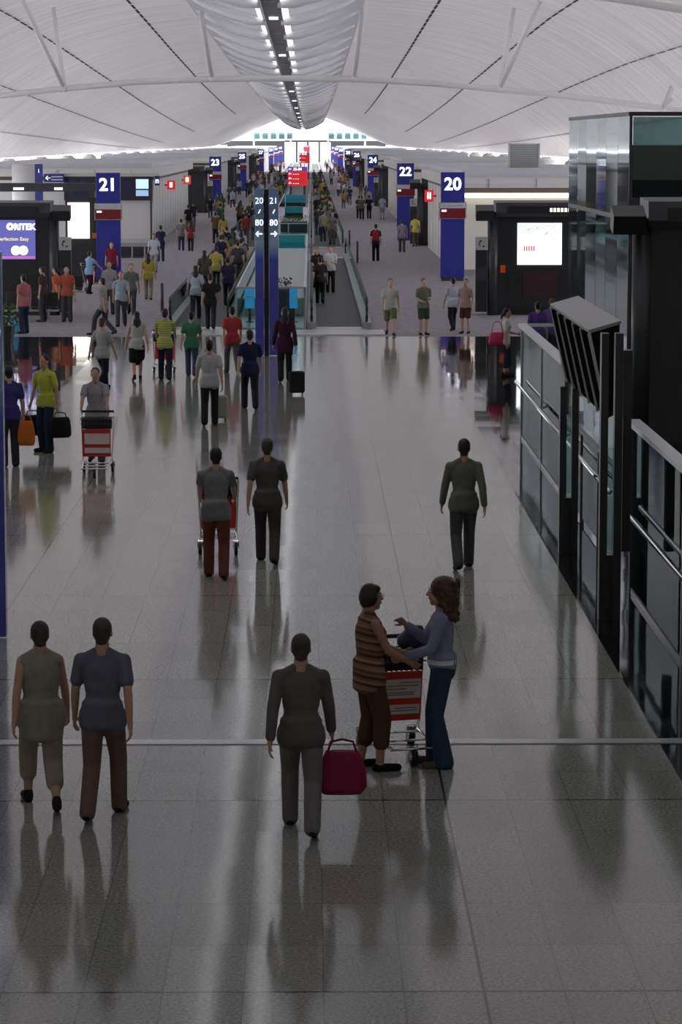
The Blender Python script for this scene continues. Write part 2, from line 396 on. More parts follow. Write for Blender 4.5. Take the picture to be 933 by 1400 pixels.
# end wall
we = struct(MB().box(-24, -7, 752, 753, 0, 5.6).box(5, 24, 752, 753, 0, 5.6).box(-7, 5, 752, 753, 5.2, 5.8).box(-4.1, -3.6, 752, 753, 0, 5.2).box(-1.2, -.7, 752, 753, 0, 5.2).box(1.8, 2.3, 752, 753, 0, 5.2).build('wall_end', M_dark2))
for sg, xs in ((-1, (-15, -5)), (1, (4, 14))):
    b = thing('mezzanine', 'distant mezzanine balcony on the %s of the end wall' % ('left' if sg < 0 else 'right'), 'balcony', (0, 735, 0))
    MB().box(xs[0], xs[1], -2, 2, 5.7, 6.1).build('deck', M_white, b); MB().box(xs[0], xs[1], -2.1, -2, 6.1, 7.2).build('railing', glass('mezz', (.6, .75, .75)), b)
    for i in range(5): MB().box(xs[0] + .4 + i * 2.1, xs[0] + 1.8 + i * 2.1, 0, 1, 6.1, 7.7).build('cabinet', mat('mezz_green', (.16, .26, .26), .4), b)
    for x in (xs[0] + .3, xs[1] - .3): MB().cyl(x, 0, 0, 5.7, .25).build('post', M_white, b)

# ------------------------------------------------------------------ cabins
def cabin(sg, d0, d1, xi, label, rear=True, mt=None):
    t = thing('gate_lounge_cabin', label, 'cabin', (0, d0, 0))
    xo = XC + sg * 17.2; xi2 = xi; L = d1 - d0
    def bx(a, b, *r): return (min(a, b), max(a, b), *r)
    MB().box(*bx(xi, xo, 0, L, 0, 3.4)).build('wall', mt or M_cream, t)
    MB().box(*bx(xi - sg * .02, xo, -.02, L, 3.4, 3.6)).build('band', M_brown, t)
    MB().prism([(-.35, 3.6), (-.42, 3.78), (-.3, 3.98), (0, 4.06), (L, 4.06), (L, 3.6)], *sorted((xi - sg * .35, xo)), axis='X').build('fascia', M_white, t)
    MB().box(*bx(xi + sg * .1, xo, .2, L, 4.06, 4.3)).build('roof', M_pale, t)
    for i in range(5):
        x = xi + (xo - xi) * (.12 + i * .2); MB().box(x - .02, x + .02, -.44, -.3, 3.62, 3.98).build('joint', M_steel, t)
    MB().box(*bx(xi - sg * .01, xo, -.03, 0, 0, .25)).build('skirting', M_steel, t)
    n = int(L / 3)
    for i in range(1, n): MB().box(*bx(xi - sg * .02, xi, i * L / n - .03, i * L / n + .03, .1, 3.4)).build('wall_joint', M_steel, t)
    return t
DR = 118.0
cr = cabin(1, DR, 150, 6.1, 'cream gate cabin behind the right pillar numbered 20')
MB().box(6.25, 17, -.36, -.3, 3.2, 3.38).build('light_trough', mat('trough_lit', (1, .93, .78), .5, emit=1.6), cr)
cabin(1, 196, 228, 6.1, 'cream roof cabin second on the right, beyond pillar 22'); cabin(1, 292, 330, 6.1, 'distant cabin on the right, third from the camera'); cabin(1, 372, 416, 6.1, 'small far cabin on the right, fourth from the camera')
cabin(1, 480, 720, 6.1, 'farthest long cabin on the right')
cl = cabin(-1, 156, 200, -8.6, 'white gate cabin behind the left pillar numbered 21', mt=M_white)
cabin(-1, 252, 295, -8.6, 'pale cabin second on the left, just beyond pillar 23', mt=M_white); cabin(-1, 345, 395, -8.6, 'distant cabin on the left, third from the camera'); cabin(-1, 450, 720, -8.6, 'farthest long cabin on the left')
# louvred box on roof
p = P(717, 232, 132)
t = thing('ventilation_unit', 'square louvred ventilation box on the roof of the right cabin', 'ventilation box', (p.x, 132, 4.06))
MB().box(-.66, .66, 0, 1.2, .1, 1.3).build('casing', mat('vent_grey', (.42, .44, .43), .5), t)
mb = MB()
for i in range(11): mb.box(-.6, .6, -.03, 0, .17 + i * .1, .22 + i * .1)
mb.build('louvres', mat('vent_slat', (.55, .58, .56), .4), t)
mb = MB()
for x in (-.68, .68): mb.box(x - .04, x + .04, -.04, .04, 0, 1.34)
mb.box(-.7, .7, -.04, .02, 1.28, 1.34).build('frame', M_white, t)

# left cabin display wall
def flat_panel(name, x0, y0, x1, y1, D, m, parent, th=.06, off=0):
    a = P(x0, y1, D); b = P(x1, y0, D)
    return MB().box(a.x, b.x, -th + off, off, a.z, b.z).build(name, m, parent)
t = thing('flight_display_bank', 'black flight display bank on the white cabin behind pillar 21', 'display', (0, 155.9, 0))
flat_panel('housing', 88, 239, 208, 274, 155.9, M_dark, t, .12)
MB().box(P(208, 250, 156).x - .1, P(208, 250, 156).x, -.2, -.12, 0, 3.4).build('post', M_dark2, t)
for i, x in enumerate((94, 108, 168)): flat_panel('screen', x, 244, x + 12, 270, 155.75, mat('dim_screen', (.02, .025, .07), .2), t, .03, -.12)
flat_panel('screen', 186, 245, 203, 258, 155.75, mat('lit_screen', (.5, .7, 1), .3, emit=1.0), t, .03, -.12)
flat_panel('screen', 186, 260, 203, 268, 155.75, mat('lit_screen2', (.35, .5, .75), .3, emit=.7), t, .03, -.12)
t = thing('direction_sign', 'small blue hanging sign with white left arrow on cabin fascia', 'sign', (0, 155.4, 0))
flat_panel('panel', 60, 238, 88, 249, 155.4, M_blue, t); a = P(74, 243, 155.4); MB().box(a.x - .05, a.x + .05, 0, .62, a.z - .05, a.z + .05).build('bracket', M_dark2, t); a = P(66, 243.5, 155.4)
text('arrow', '\u2190', .38, M_lit, t, (a.x, -.08, a.z), depth=.004); a = P(78, 243.5, 155.4)
for i in range(2): MB().box(a.x - .3, a.x + .32, -.075, -.06, a.z - .12 + i * .16, a.z - .05 + i * .16).build('text_line', M_pale, t)
def small_sign(px, py, w, h, D, m, label, sym, msym=None, cat='sign', wall=None):
    c = P(px, py, D); k = D / 3933
    t = thing('sign', label, cat, (c.x, D, c.z))
    MB().box(-w * k / 2, w * k / 2, 0, .12, -h * k / 2, h * k / 2).build('panel', m, t)
    if wall is not None: MB().box(min(0, wall - c.x), max(0, wall - c.x), .04, .08, -.04, .04).build('bracket', M_dark2, t)
    else: MB().box(-.03, .03, .12, 2.4, -.04, .04).build('bracket', M_dark2, t)
    text('symbol', sym, h * k * .8, msym or M_lit, t, (0, -.01, 0), depth=.004, bold=.01)
    return t
small_sign(234, 253, 11, 12, 168, M_litred, 'red illuminated lift sign with white symbol on left cabin wall', 'II', wall=-8.6)
small_sign(256, 246, 10, 12, 190, mat('lit_orange', (.6, .08, .03), .4, emit=.5), 'dark illuminated sign glowing orange beyond left cabin corner', '8', wall=-8.6)
small_sign(587, 268, 12, 16, 140, M_litred, 'red illuminated sign with white symbol between pillars 22 and 20', 'II', wall=6.1)
small_sign(215, 247, 7, 13, 154, M_blue, 'narrow blue sign at the corner of the white left cabin', 'n')
a = P(53, 238, 146)
t = thing('banner_sign', 'tall blue banner sign at far left beside white column', 'sign', (a.x, 146, 0))
MB().box(-.2, .2, 0, .1, .02, 5.5 - 31 * 146 / 3933).build('panel', M_blue, t)
text('text_line', 'i', .3, M_lit, t, (0, -.02, 4.0))
c = thing('column', 'stout white round column at far left beyond the black beam', 'column', (P(36, 240, 150).x, 150, 0))
MB().cyl(0, 0, 0, 4.3, .75, 24).build('shaft', M_white, c, True)

# ------------------------------------------------------------------ gate signs
def gate_sign(num, x, D, label):
    t = thing('gate_sign', label, 'gate sign', (x, D, 0), 0, 'blue numbered gate pillars')
    MB().box(-.44, .44, -.13, .13, 0, .12).build('base', M_dark2, t)
    MB().box(-.47, .47, -.16, .16, .12, 4.28).build('pillar', M_blue, t, bevel=.01)
    text('number', num, .68, M_lit, t, (0, -.17, 3.80), depth=.01, bold=.018)
    sb = MB().box(-.53, .53, -.24, .18, 2.45, 3.10).build('status_box', M_steel, t)
    MB().box(-.50, .50, -.255, -.24, 2.48, 2.86).build('status_screen', M_red, sb)
    MB().box(-.50, .50, -.255, -.24, 2.89, 3.07).build('header_strip', M_pale, sb)
    mb = MB()
    for i in range(6): mb.box(-.45 + i * .15, -.45 + i * .15 + .11, -.262, -.255, 2.95, 3.0)
    mb.build('text_line', M_steel, sb)
    MB().box(-.44, -.25, -.262, -.255, 2.74, 2.81).build('text_line', M_lit, sb)
    return t
signs = [('20', 619, 113.5), ('21', 148.5, 112), ('22', 554.5, 160), ('23', 295, 229), ('24', 510, 258), ('25', 331.5, 319), ('26', 488, 350), ('27', 357, 435), ('28', 476, 429), ('29', 371, 546), ('30', 466, 536), ('31', 378, 625), ('32', 460, 631), ('33', 384, 715), ('34', 456, 710)]
for n_, px, D in signs:
    k_ = (int(n_) - 20) // 2; od = ('nearest', 'second', 'third', 'fourth', 'fifth', 'sixth', 'seventh', 'eighth')[k_]
    gate_sign(n_, P(px, 300, D).x, D, 'blue gate pillar with white number %s, %s of the %s row' % (n_, od, 'left' if int(n_) % 2 else 'right'))

# ------------------------------------------------------------------ gate kiosks
M_vio = mat('screen_violet', (.12, .12, .42), .3, emit=.8)
M_scr = mat('screen_bright', (.86, .95, 1.0), .3, emit=1.6)
M_tick = mat('ticker', (1, .95, .8), .4, emit=1.2)
M_orange = mat('orange_label', (.7, .12, .02), .4)
def kiosk(sg, D, label, kind=0, w=3.4, h=3.62, x0=None, group=None, phone=True):
    xi = (5.65 if sg > 0 else -8.07) if x0 is None else x0
    t = thing('gate_kiosk', label, 'kiosk', (xi, D, 0), 0, group)
    def B(a, b, *r): return MB().box(min(sg * a, sg * b), max(sg * a, sg * b), *r)
    B(.12, w, 0, 1.1, .18, h - .5).build('body', M_dark, t)
    B(.3, w - .1, .05, 1.0, 0, .18).build('plinth', M_rubber, t)
    MB().cyl(sg * .12, .05, 0, h - .35, .17, 16).build('corner_column', M_dark2, t, True)
    hd = MB().prism([(-.25, h - .5), (-.3, h - .38), (-.22, h - .05), (1.1, h), (1.1, h - .5)], *sorted((sg * .2, sg * w)), axis='X').build('header', M_dark2, t)
    tk = B(.55, w - .15, -.33, -.26, h - .40, h - .16).build('ticker', M_dark, hd)
    mb = MB()
    for i in range(10):
        x = 1.9 + i * .115
        if x + .08 < w - .1: mb.box(min(sg * x, sg * (x + .08)), max(sg * x, sg * (x + .08)), -.345, -.33, h - .34, h - .22)
    if kind != 9: mb.build('ticker_text', M_tick, tk)
    cam_ = MB().prism([(-.5, h - .62), (-.62, h - .3), (-.1, h - .12), (.0, h - .5)], *sorted((sg * -.45, sg * .12)), axis='X').build('overhead_monitor', M_dark, t)
    if phone:
        ph = B(-.42, -.06, -.05, .35, .1, h - 1.15).build('phone_panel', M_dark, t)
        pl = B(-.44, -.04, -.08, -.05, h - 1.55, h - 1.15).build('phone_sign', mat('sign_grey', (.5, .5, .5), .4), ph)
        mb = MB(); cx = sg * -.24; cz = h - 1.35
        mb.tube([(cx + .08 * math.cos(a_), -.09, cz + .09 * math.sin(a_)) for a_ in [2.0 + i * .35 for i in range(7)]], .018, 6)
        mb.box(cx - .06, cx + .0, -.1, -.08, cz + .06, cz + .11).box(cx + .03, cx + .09, -.1, -.08, cz - .11, cz - .06)
        mb.build('handset_symbol', M_rubber, ph)
        B(-.38, -.1, -.1, -.05, 1.1, 1.5).build('telephone', M_dark2, ph)
    if kind == 1:
        sc = B(.90, 2.31, -.05, 0, 1.60, 2.92).build('screen', M_scr, t)
        mb = MB(); random.seed(3)
        for i in range(9):
            x = .95 + i * .14; z = 2.66 + random.uniform(-.1, .2)
            mb.tube([(sg * x, -.06, z), (sg * (x + .07), -.06, z + .1), (sg * (x + .1), -.06, z - .05), (sg * (x + .2), -.06, z + .03)], .012, 5)
        mb.build('picture_marks', M_dark2, sc)
        mb = MB()
        for i in range(5): mb.box(sg * (1.1 + i * .075), sg * (1.1 + i * .075) + .045, -.06, -.05, 2.03, 2.2)
        mb.build('picture_text', mat('pinkred', (.8, .1, .12), .4, emit=.6), sc)
        B(.55, 1.05, -.03, 0, .95, 1.25).build('panel', M_rubber, t); B(.55, 1.05, -.03, 0, .55, .85).build('panel', M_rubber, t)
        B(1.1, 2.2, -.03, 0, .6, 1.4).build('panel', mat('maroon_panel', (.045, .02, .022), .4), t)
        B(.36, .52, -.05, 0, 1.35, 1.58).build('notice', M_orange, t)
    elif kind == 2:
        sc = B(.70, 2.9, -.06, 0, 1.78, 3.02).build('screen', M_vio, t)
        text('screen_text', '\u25CERITEK', .26, M_lit, sc, (-1.15, -.065, 2.80), bold=.012)
        text('screen_text', 'Perfection Easy', .16, mat('yellowt', (.9, .85, .2), .4, emit=1), sc, (-1.40, -.065, 2.42))
        MB().ell((-1.32, -.07, 2.06), (.15, .012, .15)).ell((-1.08, -.07, 2.06), (.15, .012, .15)).build('disc', M_lit, sc)
        B(.72, 2.88, -.065, -.06, 1.80, 1.88).build('screen_strip', mat('pinkstrip', (.5, .15, .45), .4, emit=.8), sc)
        B(.5, 1.3, -.03, 0, .9, 1.3).build('panel', M_rubber, t)
    elif kind == 0:
        B(.6, 2.2, -.05, 0, 1.7, 2.9).build('screen', M_vio, t)
    return t
kiosk(1, 91, 'black gate kiosk with bright picture screen on the right', 1, w=3.0)
kiosk(-1, 91, 'black gate kiosk with violet advert screen at the left edge', 2, w=4.2)
kiosk(1, 152, 'black kiosk with violet screen behind pillar 22', 0, w=3.4)
kiosk(-1, 222, 'black kiosk just left of pillar 23 on the left row', 9, w=3.0); kiosk(1, 240, 'black kiosk just right of pillar 24 on the right row', 9, w=2.6)
kiosk(-1, 308, 'small black kiosk left of the small pillar 25, left row', 9, w=3); kiosk(1, 338, 'small black kiosk right of the small pillar 26, right row', 9, w=3)
kiosk(-1, 420, 'tiny black kiosk far back on the left row', 9, w=3); kiosk(1, 424, 'tiny black kiosk far back on the right row', 9, w=3)
# backlit panel and bean left
t = thing('counter_beam', 'long black overhead beam with small lights above the left kiosk', 'beam', (0, 118, 0))
a = P(0, 262, 118); b = P(131, 252, 118)
MB().box(-16, b.x, 0, .6, a.z, b.z + .05).build('beam', M_dark2, t)
mb = MB()
for x in (20, 24, 28, 31, 76, 80, 84): c = P(x, 258, 118); mb.box(c.x - .045, c.x + .045, -.03, 0, c.z - .05, c.z + .05)
mb.build('lamp_row', M_lit, t)
MB().box(b.x - .3, b.x - .05, .1, .5, 0, a.z).build('post', M_dark2, t); MB().box(-15.5, -15.2, .1, .5, 0, a.z).build('post', M_dark2, t)
a = P(93, 326, 112); b = P(122, 277, 112)
t = thing('advert_light_box', 'glowing white advert panel behind the left kiosk', 'light box', (0, 112, 0))
MB().box(a.x, b.x, 0, .1, a.z, b.z).build('panel', mat('panel_glow', (1, .97, .85), .4, emit=1.8), t)
MB().box(a.x - .1, b.x + .9, .1, .25, 0, b.z + .2).build('frame', M_dark, t)
MB().box(b.x + .1, b.x + .35, .05, .1, a.z, a.z + .2).build('notice', M_orange, t)

# ------------------------------------------------------------------ blade signs
def blade(x, y, label, txt=True):
    t = thing('blade_sign', label, 'sign', (x, y, 0))
    MB().box(-.07, .05, -.1, .1, 0, 4.27).build('spine', M_rubber, t)
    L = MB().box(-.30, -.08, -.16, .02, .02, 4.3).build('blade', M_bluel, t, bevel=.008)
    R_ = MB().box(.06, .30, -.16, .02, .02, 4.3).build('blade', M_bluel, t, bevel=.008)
    if txt:
        for cx, n0, ar in ((-.19, '20', '\u2190'), (.18, '21', '\u2192')):
            pr = L if cx < 0 else R_
            text('number', n0, .22, M_lit, pr, (cx, -.165, 3.98), bold=-.003); text('number', '80', .22, M_lit, pr, (cx, -.165, 3.42))
            MB().tube([(cx - .02, -.165, 3.66), (cx + .03, -.165, 3.76)], .012, 5).build('dash', M_lit, pr)
            mb = MB(); s = -1 if cx < 0 else 1; z = 3.14
            mb.box(cx - .08, cx + .08, -.17, -.16, z - .014, z + .014)
            mb.tube([(cx + s * .02, -.165, z + .065), (cx + s * .085, -.165, z), (cx + s * .02, -.165, z - .065)], .014, 5)
            mb.build('arrow', M_lit, pr)
    return t
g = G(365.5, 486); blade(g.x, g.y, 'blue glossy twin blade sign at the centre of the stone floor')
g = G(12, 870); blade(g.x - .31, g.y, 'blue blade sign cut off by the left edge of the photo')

# ------------------------------------------------------------------ moving walkways
def walkway(x0, x1, d0, d1, label):
    t = thing('moving_walkway', label, 'moving walkway', (0, d0, 0)); L = d1 - d0
    MB().box(x0 + .12, x1 - .12, 1.2, L - 1.2, .0, .03).build('belt', M_belt, t)
    for a, b in ((0, 1.2), (L - 1.2, L)): MB().box(x0, x1, a, b, .0, .035).build('landing_plate', M_steel, t)
    for x in (x0, x1):
        b = MB().box(x - .13, x + .13, .3, L - .3, 0, .22).build('skirt', mat('skirt_metal', (.42, .41, .42), .35, .8), t)
        MB().box(x - .012, x + .012, .5, L - .5, .22, .92).build('glass_panel', G_rail, b)
        pts = [(x, .55, .25), (x, .22, .40), (x, .12, .62), (x, .24, .84), (x, .6, .93)] + [(x, L - .6, .93), (x, L - .24, .84), (x, L - .12, .62), (x, L - .22, .40), (x, L - .55, .25)]
        MB().tube(pts, .045, 8).build('handrail', M_rubber, b, True)
        MB().box(x - .03, x + .03, .6, L - .6, .885, .905).build('rail_track', M_chrome, b)
    return t
xa, xb = .0, 1.62
walkway(xa, xb, 83.5, 136, 'nearest moving walkway on the right of the island'); walkway(-4.15, -2.45, 83.5, 136, 'nearest moving walkway on the left of the island')
walkway(xa, xb, 148, 240, 'second moving walkway on the right of the island'); walkway(-4.15, -2.45, 148, 240, 'second moving walkway on the left of the island')
walkway(xa, xb, 255, 400, 'distant moving walkway on the right'); walkway(-4.15, -2.45, 255, 400, 'distant moving walkway on the left')
walkway(xa, xb, 420, 700, 'farthest moving walkway on the right'); walkway(-4.15, -2.45, 420, 700, 'farthest moving walkway on the left')
struct(MB().box(-4.6, 2.1, 81.4, 83.5, 0, .03).build('trim_walkway_threshold', mat('thresh', (.62, .62, .63), .35, .3)))
for i, (px, py) in enumerate(((489, 360), (200, 530) if False else (478, 342), (222, 430), (292, 330))):
    g = G(px, py)
    t = thing('barrier_post', ['slim black barrier post right of the walkway', 'slim dark post beyond the right walkway rail', 'black barrier post left of the left walkway', 'slim black post by the left walkway entrance'][i], 'post', g)
    MB().cyl(0, 0, 0, 1.0, .05, 12).build('post', M_dark2, t, True); MB().cyl(0, 0, 0, .03, .14, 16).build('base', M_steel, t)

# island
def island(d0, d1, label):
    t = thing('island_barrier', label, 'glass barrier', (0, d0, 0)); L = d1 - d0
    a, b = -2.22, -.2
    MB().box(a, b, 0, .03, .05, 1.22).build('front_pane', G_rail, t)
    for x in (a, b): MB().box(x - .012, x + .012, 0, L, .05, 1.15).build('side_pane', G_rail, t)
    mb = MB().box(a - .03, b + .03, -.03, .06, 1.2, 1.26)
    for x in (a, b): mb.box(x - .03, x + .03, 0, L, 1.15, 1.2)
    mb.build('top_rail', M_steel, t)
    for x in (a, -1.21, b):
        MB().box(x - .03, x + .03, 0, .06, 0, 1.2).build('post', M_steel, t)
    MB().box(a - .04, b + .04, -.04, L, 0, .06).build('kerb', M_steel, t)
    return t
island(84, 134, 'glass barrier around the island between the near walkways'); island(150, 238, 'glass barrier around the second island between walkways')
isl = thing('island_slab', 'long low grey stone counter inside the glass island barrier', 'planter', (-1.21, 90, 0))
MB().box(-.92, .92, 0, 42, .06, .55).build('body', mat('slab', (.30, .33, .32), .35), isl, bevel=.02); MB().box(-.96, .96, -.03, 42.03, .55, .6).build('top', mat('slabtop', (.34, .37, .36), .3), isl)
for px, w, lab in ((341.5, 13, 'bright blue poster stand left of the blade sign'), (401.5, 11, 'bright blue poster stand right of the planter')):
    c = P(px, 418, 86.5); k = 86.5 / 3933
    t = thing('poster_stand', lab, 'poster', (c.x, 86.5, .06)); MB().box(-w * k / 2, w * k / 2, 0, .05, .42, 1.08).build('poster', M_sky, t)
    MB().box(-w * k / 2 + .03, w * k / 2 - .03, -.005, 0, .72, .78).build('picture_line', M_pale, t); MB().box(-.04, .04, .01, .06, 0, .42).build('leg', M_dark2, t); MB().box(-.12, .12, -.06, .12, 0, .02).build('foot', M_dark2, t)
def foliage(parent, r, h, n, seed, z0):
    random.seed(seed); mb = MB()
    for i in range(n):
        a = random.uniform(0, 2 * PI); rr = r * math.sqrt(random.random()); z = z0 + random.uniform(0, h)
        c = Vector((rr * math.cos(a), rr * math.sin(a) * .8, z)); d = Vector((random.uniform(-1, 1), random.uniform(-1, 1), random.uniform(.1, 1))).normalized() * .13
        s = d.cross(Vector((0, 0, 1))).normalized() * .035
        mb.quad([c, c + d * .5 + s, c + d, c + d * .5 - s])
    mb.build('foliage', M_leaf, parent)
def planter(px, D, w, h, label, col, d=.8, z0=.06):
    c = P(px, 300, D); t = thing('planter', label, 'planter', (c.x, D, z0))
    MB().box(-w / 2, w / 2, -d / 2, d / 2, 0, h).build('pot', col, t, bevel=.02); MB().box(-w / 2 + .05, w / 2 - .05, -d / 2 + .05, d / 2 - .05, h, h + .02).build('soil', M_brown, t)
    foliage(t, w * .5, .32, int(160 * w), int(D), h); return t
planter(388.5, 87.2, .5, .95, 'tall dark planter with green plant behind the glass island front', M_dark2, .6)
planter(403, 173, 1.7, .62, 'low dark planter with green shrubs on the second island', M_dark2)
def adbox(px, D, w, h, label):
    c = P(px, 300, D); t = thing('light_box', label, 'light box', (c.x, D, 0.06 if D == 205 else 0))
    MB().box(-w / 2, w / 2, 0, .5, 0, .34).build('plinth', M_dark, t); MB().box(-w / 2, w / 2, -.03, .5, .34, h).build('lit_panel', M_teal, t)
    MB().box(-w / 2 + .08, w / 2 - .08, -.035, -.03, .5, h - .35).build('picture', mat('tealdark', (.01, .10, .16), .3, emit=.3), t); return t
adbox(399, 137, 1.25, 1.05, 'teal light box at the end of the near island'); adbox(404.5, 243, 1.7, 1.0, 'teal light box beyond the second island'); adbox(402, 205, 1.3, .8, 'small dark teal box on the second island')
def direct(px, w, y0, y1, D, label, n):
    c = P(px, y0, D); c2 = P(px, y1, D); k = D / 3933; t = thing('directory_sign', label, 'sign', (c.x, D, 0))
    W = w * k / 2; MB().box(-W, W, 0, .25, c2.z, c.z).build('panel', M_litred, t)
    MB().box(-W * .8, -W * .6, .05, .2, 0, c2.z).box(W * .6, W * .8, .05, .2, 0, c2.z).build('stand', M_dark2, t)
    H = c.z - c2.z
    for i in range(n):
        z = c.z - H * (.13 + i * .74 / max(1, n - 1)); text('text_line', ('\u2190 25-80' if i == 0 else '\u2190 ' + '- - -'), H * .2, M_lit, t, (-W * .92, -.01, z), align='LEFT', bold=.006, depth=.003)
    MB().box(-W, W, -.005, 0, c.z - H * .24, c.z).build('header', mat('violet_header', (.12, .06, .35), .4, emit=.5), t)
direct(407, 27, 228, 254, 258, 'red lit directory sign with white arrows, nearest of the row', 4); direct(416.5, 15, 209, 223, 415, 'smaller red lit directory sign behind the first one', 3); direct(419.5, 9, 199, 208, 560, 'farthest small red directory sign in the row', 2)

# ------------------------------------------------------------------ right side : glass block, kiosk, partition, monitor bank
gx, gd0, gd1 = 7.0, 63.2, 78.0
t = thing('glass_block', 'tall mirrored glass block with a lit upper room at right', 'glass building', (gx, gd0, 0))
zt = 6.05; zb = 3.78
L = gd1 - gd0
for i in range(6):
    a = i * L / 6 + .03; b = (i + 1) * L / 6 - .03
    for z0, z1 in ((zb + .03, zt), (.1, zb - .03)):
        MB().quad([(.0 + .012 * (i % 2), a, z0), (.012 * ((i + 1) % 2), b, z0), (.012 * ((i + 1) % 2), b, z1), (.012 * (i % 2), a, z1)]).build('side_pane', G_wall, t)
mb = MB()
for i in range(7): mb.box(.03, .06, i * L / 6 - .02, i * L / 6 + .02, 0, zt)
mb.box(-.02, .1, 0, L, zt, zt + .09).box(-.01, .08, 0, L, zb - .05, zb + .05).box(0, 14, -.04, .04, zt, zt + .09).box(0, 14, -.02, .06, 4.05, 4.25)
for x in (.03, 3.5, 7, 10.5, 14): mb.box(x - .03, x + .03, -.03, .05, 0, zt)
mb.build('frame', M_dark2, t)
for i in range(4): MB().box(.08 + i * 3.47, 3.42 + i * 3.47, 0, .02, .1, 6.03).build('front_pane', G_front, t)
MB().box(.3, 14, 6.0, L, 0, 5.4).build('inner_wall', mat('inner_dark', (.04, .055, .06), .5, noise=.5, nscale=1.2), t)
MB().box(.2, 14, .5, L, 4.0, 4.15).build('upper_floor', mat('slab2', (.2, .25, .25), .5), t)
MB().box(2.0, 5.5, 3, 3.1, 5.05, 5.2).build('orange_lamp', mat('orange_lamp', (1, .4, .05), .4, emit=.8), t)
kiosk(1, 50.5, 'large black kiosk in front of the mirrored glass block', 9, w=6.0, h=4.5, x0=5.72, phone=False)
XR = 3.93
t = thing('glass_partition', 'tall glass partition with chrome handrail, farther section behind monitor bank', 'glass partition', (XR, 0, 0))
def partition(t, a, b, end=True):
    n = max(1, round((b - a) / 4.7)); s = (b - a) / n
    for i in range(n):
        MB().box(-.012, .012, a + i * s + .05, a + (i + 1) * s - .05, .08, 2.05).build('glass_pane', G_rail, t)
        MB().box(-.03, .03, a + i * s - .03, a + i * s + .03, 0, 2.08).build('post', M_dark2 if i == 0 else M_steel, t)
        MB().tube([(0, a + i * s, .98), (-.12, a + i * s, 1.02)], .018, 6).build('bracket', M_steel, t)
    MB().box(-.035, .035, b - .035, b + .035, 0, 2.08).build('post', M_steel if end else M_dark2, t)
    MB().box(-.09, .07, a, b, 2.08, 2.14).build('top_rail', mat('rail_alu', (.62, .63, .68), .35, .3), t)
    MB().tube([(-.12, a, 1.05), (-.12, b, 1.05)], .035, 10).build('handrail', M_chrome, t, True)
    MB().box(-.02, .02, a, b, .0, .06).build('bottom_rail', M_steel, t)
partition(t, 43.8, 53.0)
MB().box(-.05, .95, 52.95, 53.0, 2.08, 2.14).build('top_rail', M_steel, t); MB().box(0, .95, 52.96, 52.99, .08, 2.08).build('glass_pane', G_rail, t); MB().box(.92, .98, 52.93, 53.02, 0, 2.1).build('post', M_steel, t)
t = thing('glass_partition', 'lower run of glass partition between the two black monitor posts', 'glass partition', (XR, 0, 0))
mbx = [(36.2, 43.6)]
n = 3
for i in range(n):
    s = 7.4 / n; a = 36.2 + i * s
    MB().box(-.012, .012, a + .05, a + s - .05, .08, 1.3).build('glass_pane', G_rail, t); MB().box(-.03, .03, a - .03, a + .03, 0, 1.32).build('post', M_dark2, t)
MB().tube([(-.12, 36.2, 1.05), (-.12, 43.6, 1.05)], .035, 10).build('handrail', M_chrome, t, True)
MB().box(-.03, .03, 36.2, 43.6, 1.3, 1.34).build('top_rail', M_dark2, t)
t = thing('glass_partition', 'nearest glass partition running out of the right edge', 'glass partition', (XR, 0, 0))
partition(t, 20, 34.6, False)
t = thing('monitor_bank', 'slanted bank of flight monitors on two tall black posts at right', 'monitor bank', (3.45, 32.6, 0))
def mpost(y, z, thin=False):
    p_ = MB().box(-.13, -.045, -.09, .09, 0, z).build('post', M_dark, t); MB().box(.03, .12, -.09, .09, 0, z).build('post', M_dark, t)
    for q in t.children:
        if q.name.startswith('post') and q.location.y == 0 and not q.get('_m'): q.location.y = y; q['_m'] = 1
    MB().box(-.045, .03, y - .05, y + .05, 0, .75).build('infill', M_dark, t); MB().box(-.045, .03, y - .01, y + .01, .8, min(z, 2.0)).build('infill_glass', G_rail, t)
mpost(.05, 3.32); mpost(5.4, 2.25)
for q in t.children:
    if '_m' in q: del q['_m']
MB().box(.16, .26, .3, .5, .75, 3.1).build('rear_post', M_dark, t)
MB().prism([(-.19, 3.30), (.16, 3.40), (.12, 2.32), (.03, 2.27)], .75, 6.1).build('housing', mat('matte_black', (.015, .015, .017), .9, spec=0), t)
MB().prism([(-.21, 3.31), (.17, 3.42), (.17, 3.38), (-.2, 3.27)], .72, 6.15).build('top_cover', mat('cover_grey', (.33, .33, .33), .4), t)
for i in range(6):
    y = .75 + i * 5.35 / 5.0 - .06
    y = min(y, 6.0)
    MB().prism([(-.222, 3.26), (-.19, 3.29), (.03, 2.27), (.0, 2.25)], y, y + .03).build('fin', mat('fin_grey', (.62, .62, .63), .4), t)
for i in range(5):
    y = .9 + i * 1.07
    MB().prism([(-.205, 3.24), (-.19, 3.24), (.03, 2.3), (.015, 2.3)], y, y + .85).build('screen', mat('black_screen', (.008, .008, .009), .9, spec=0), t)

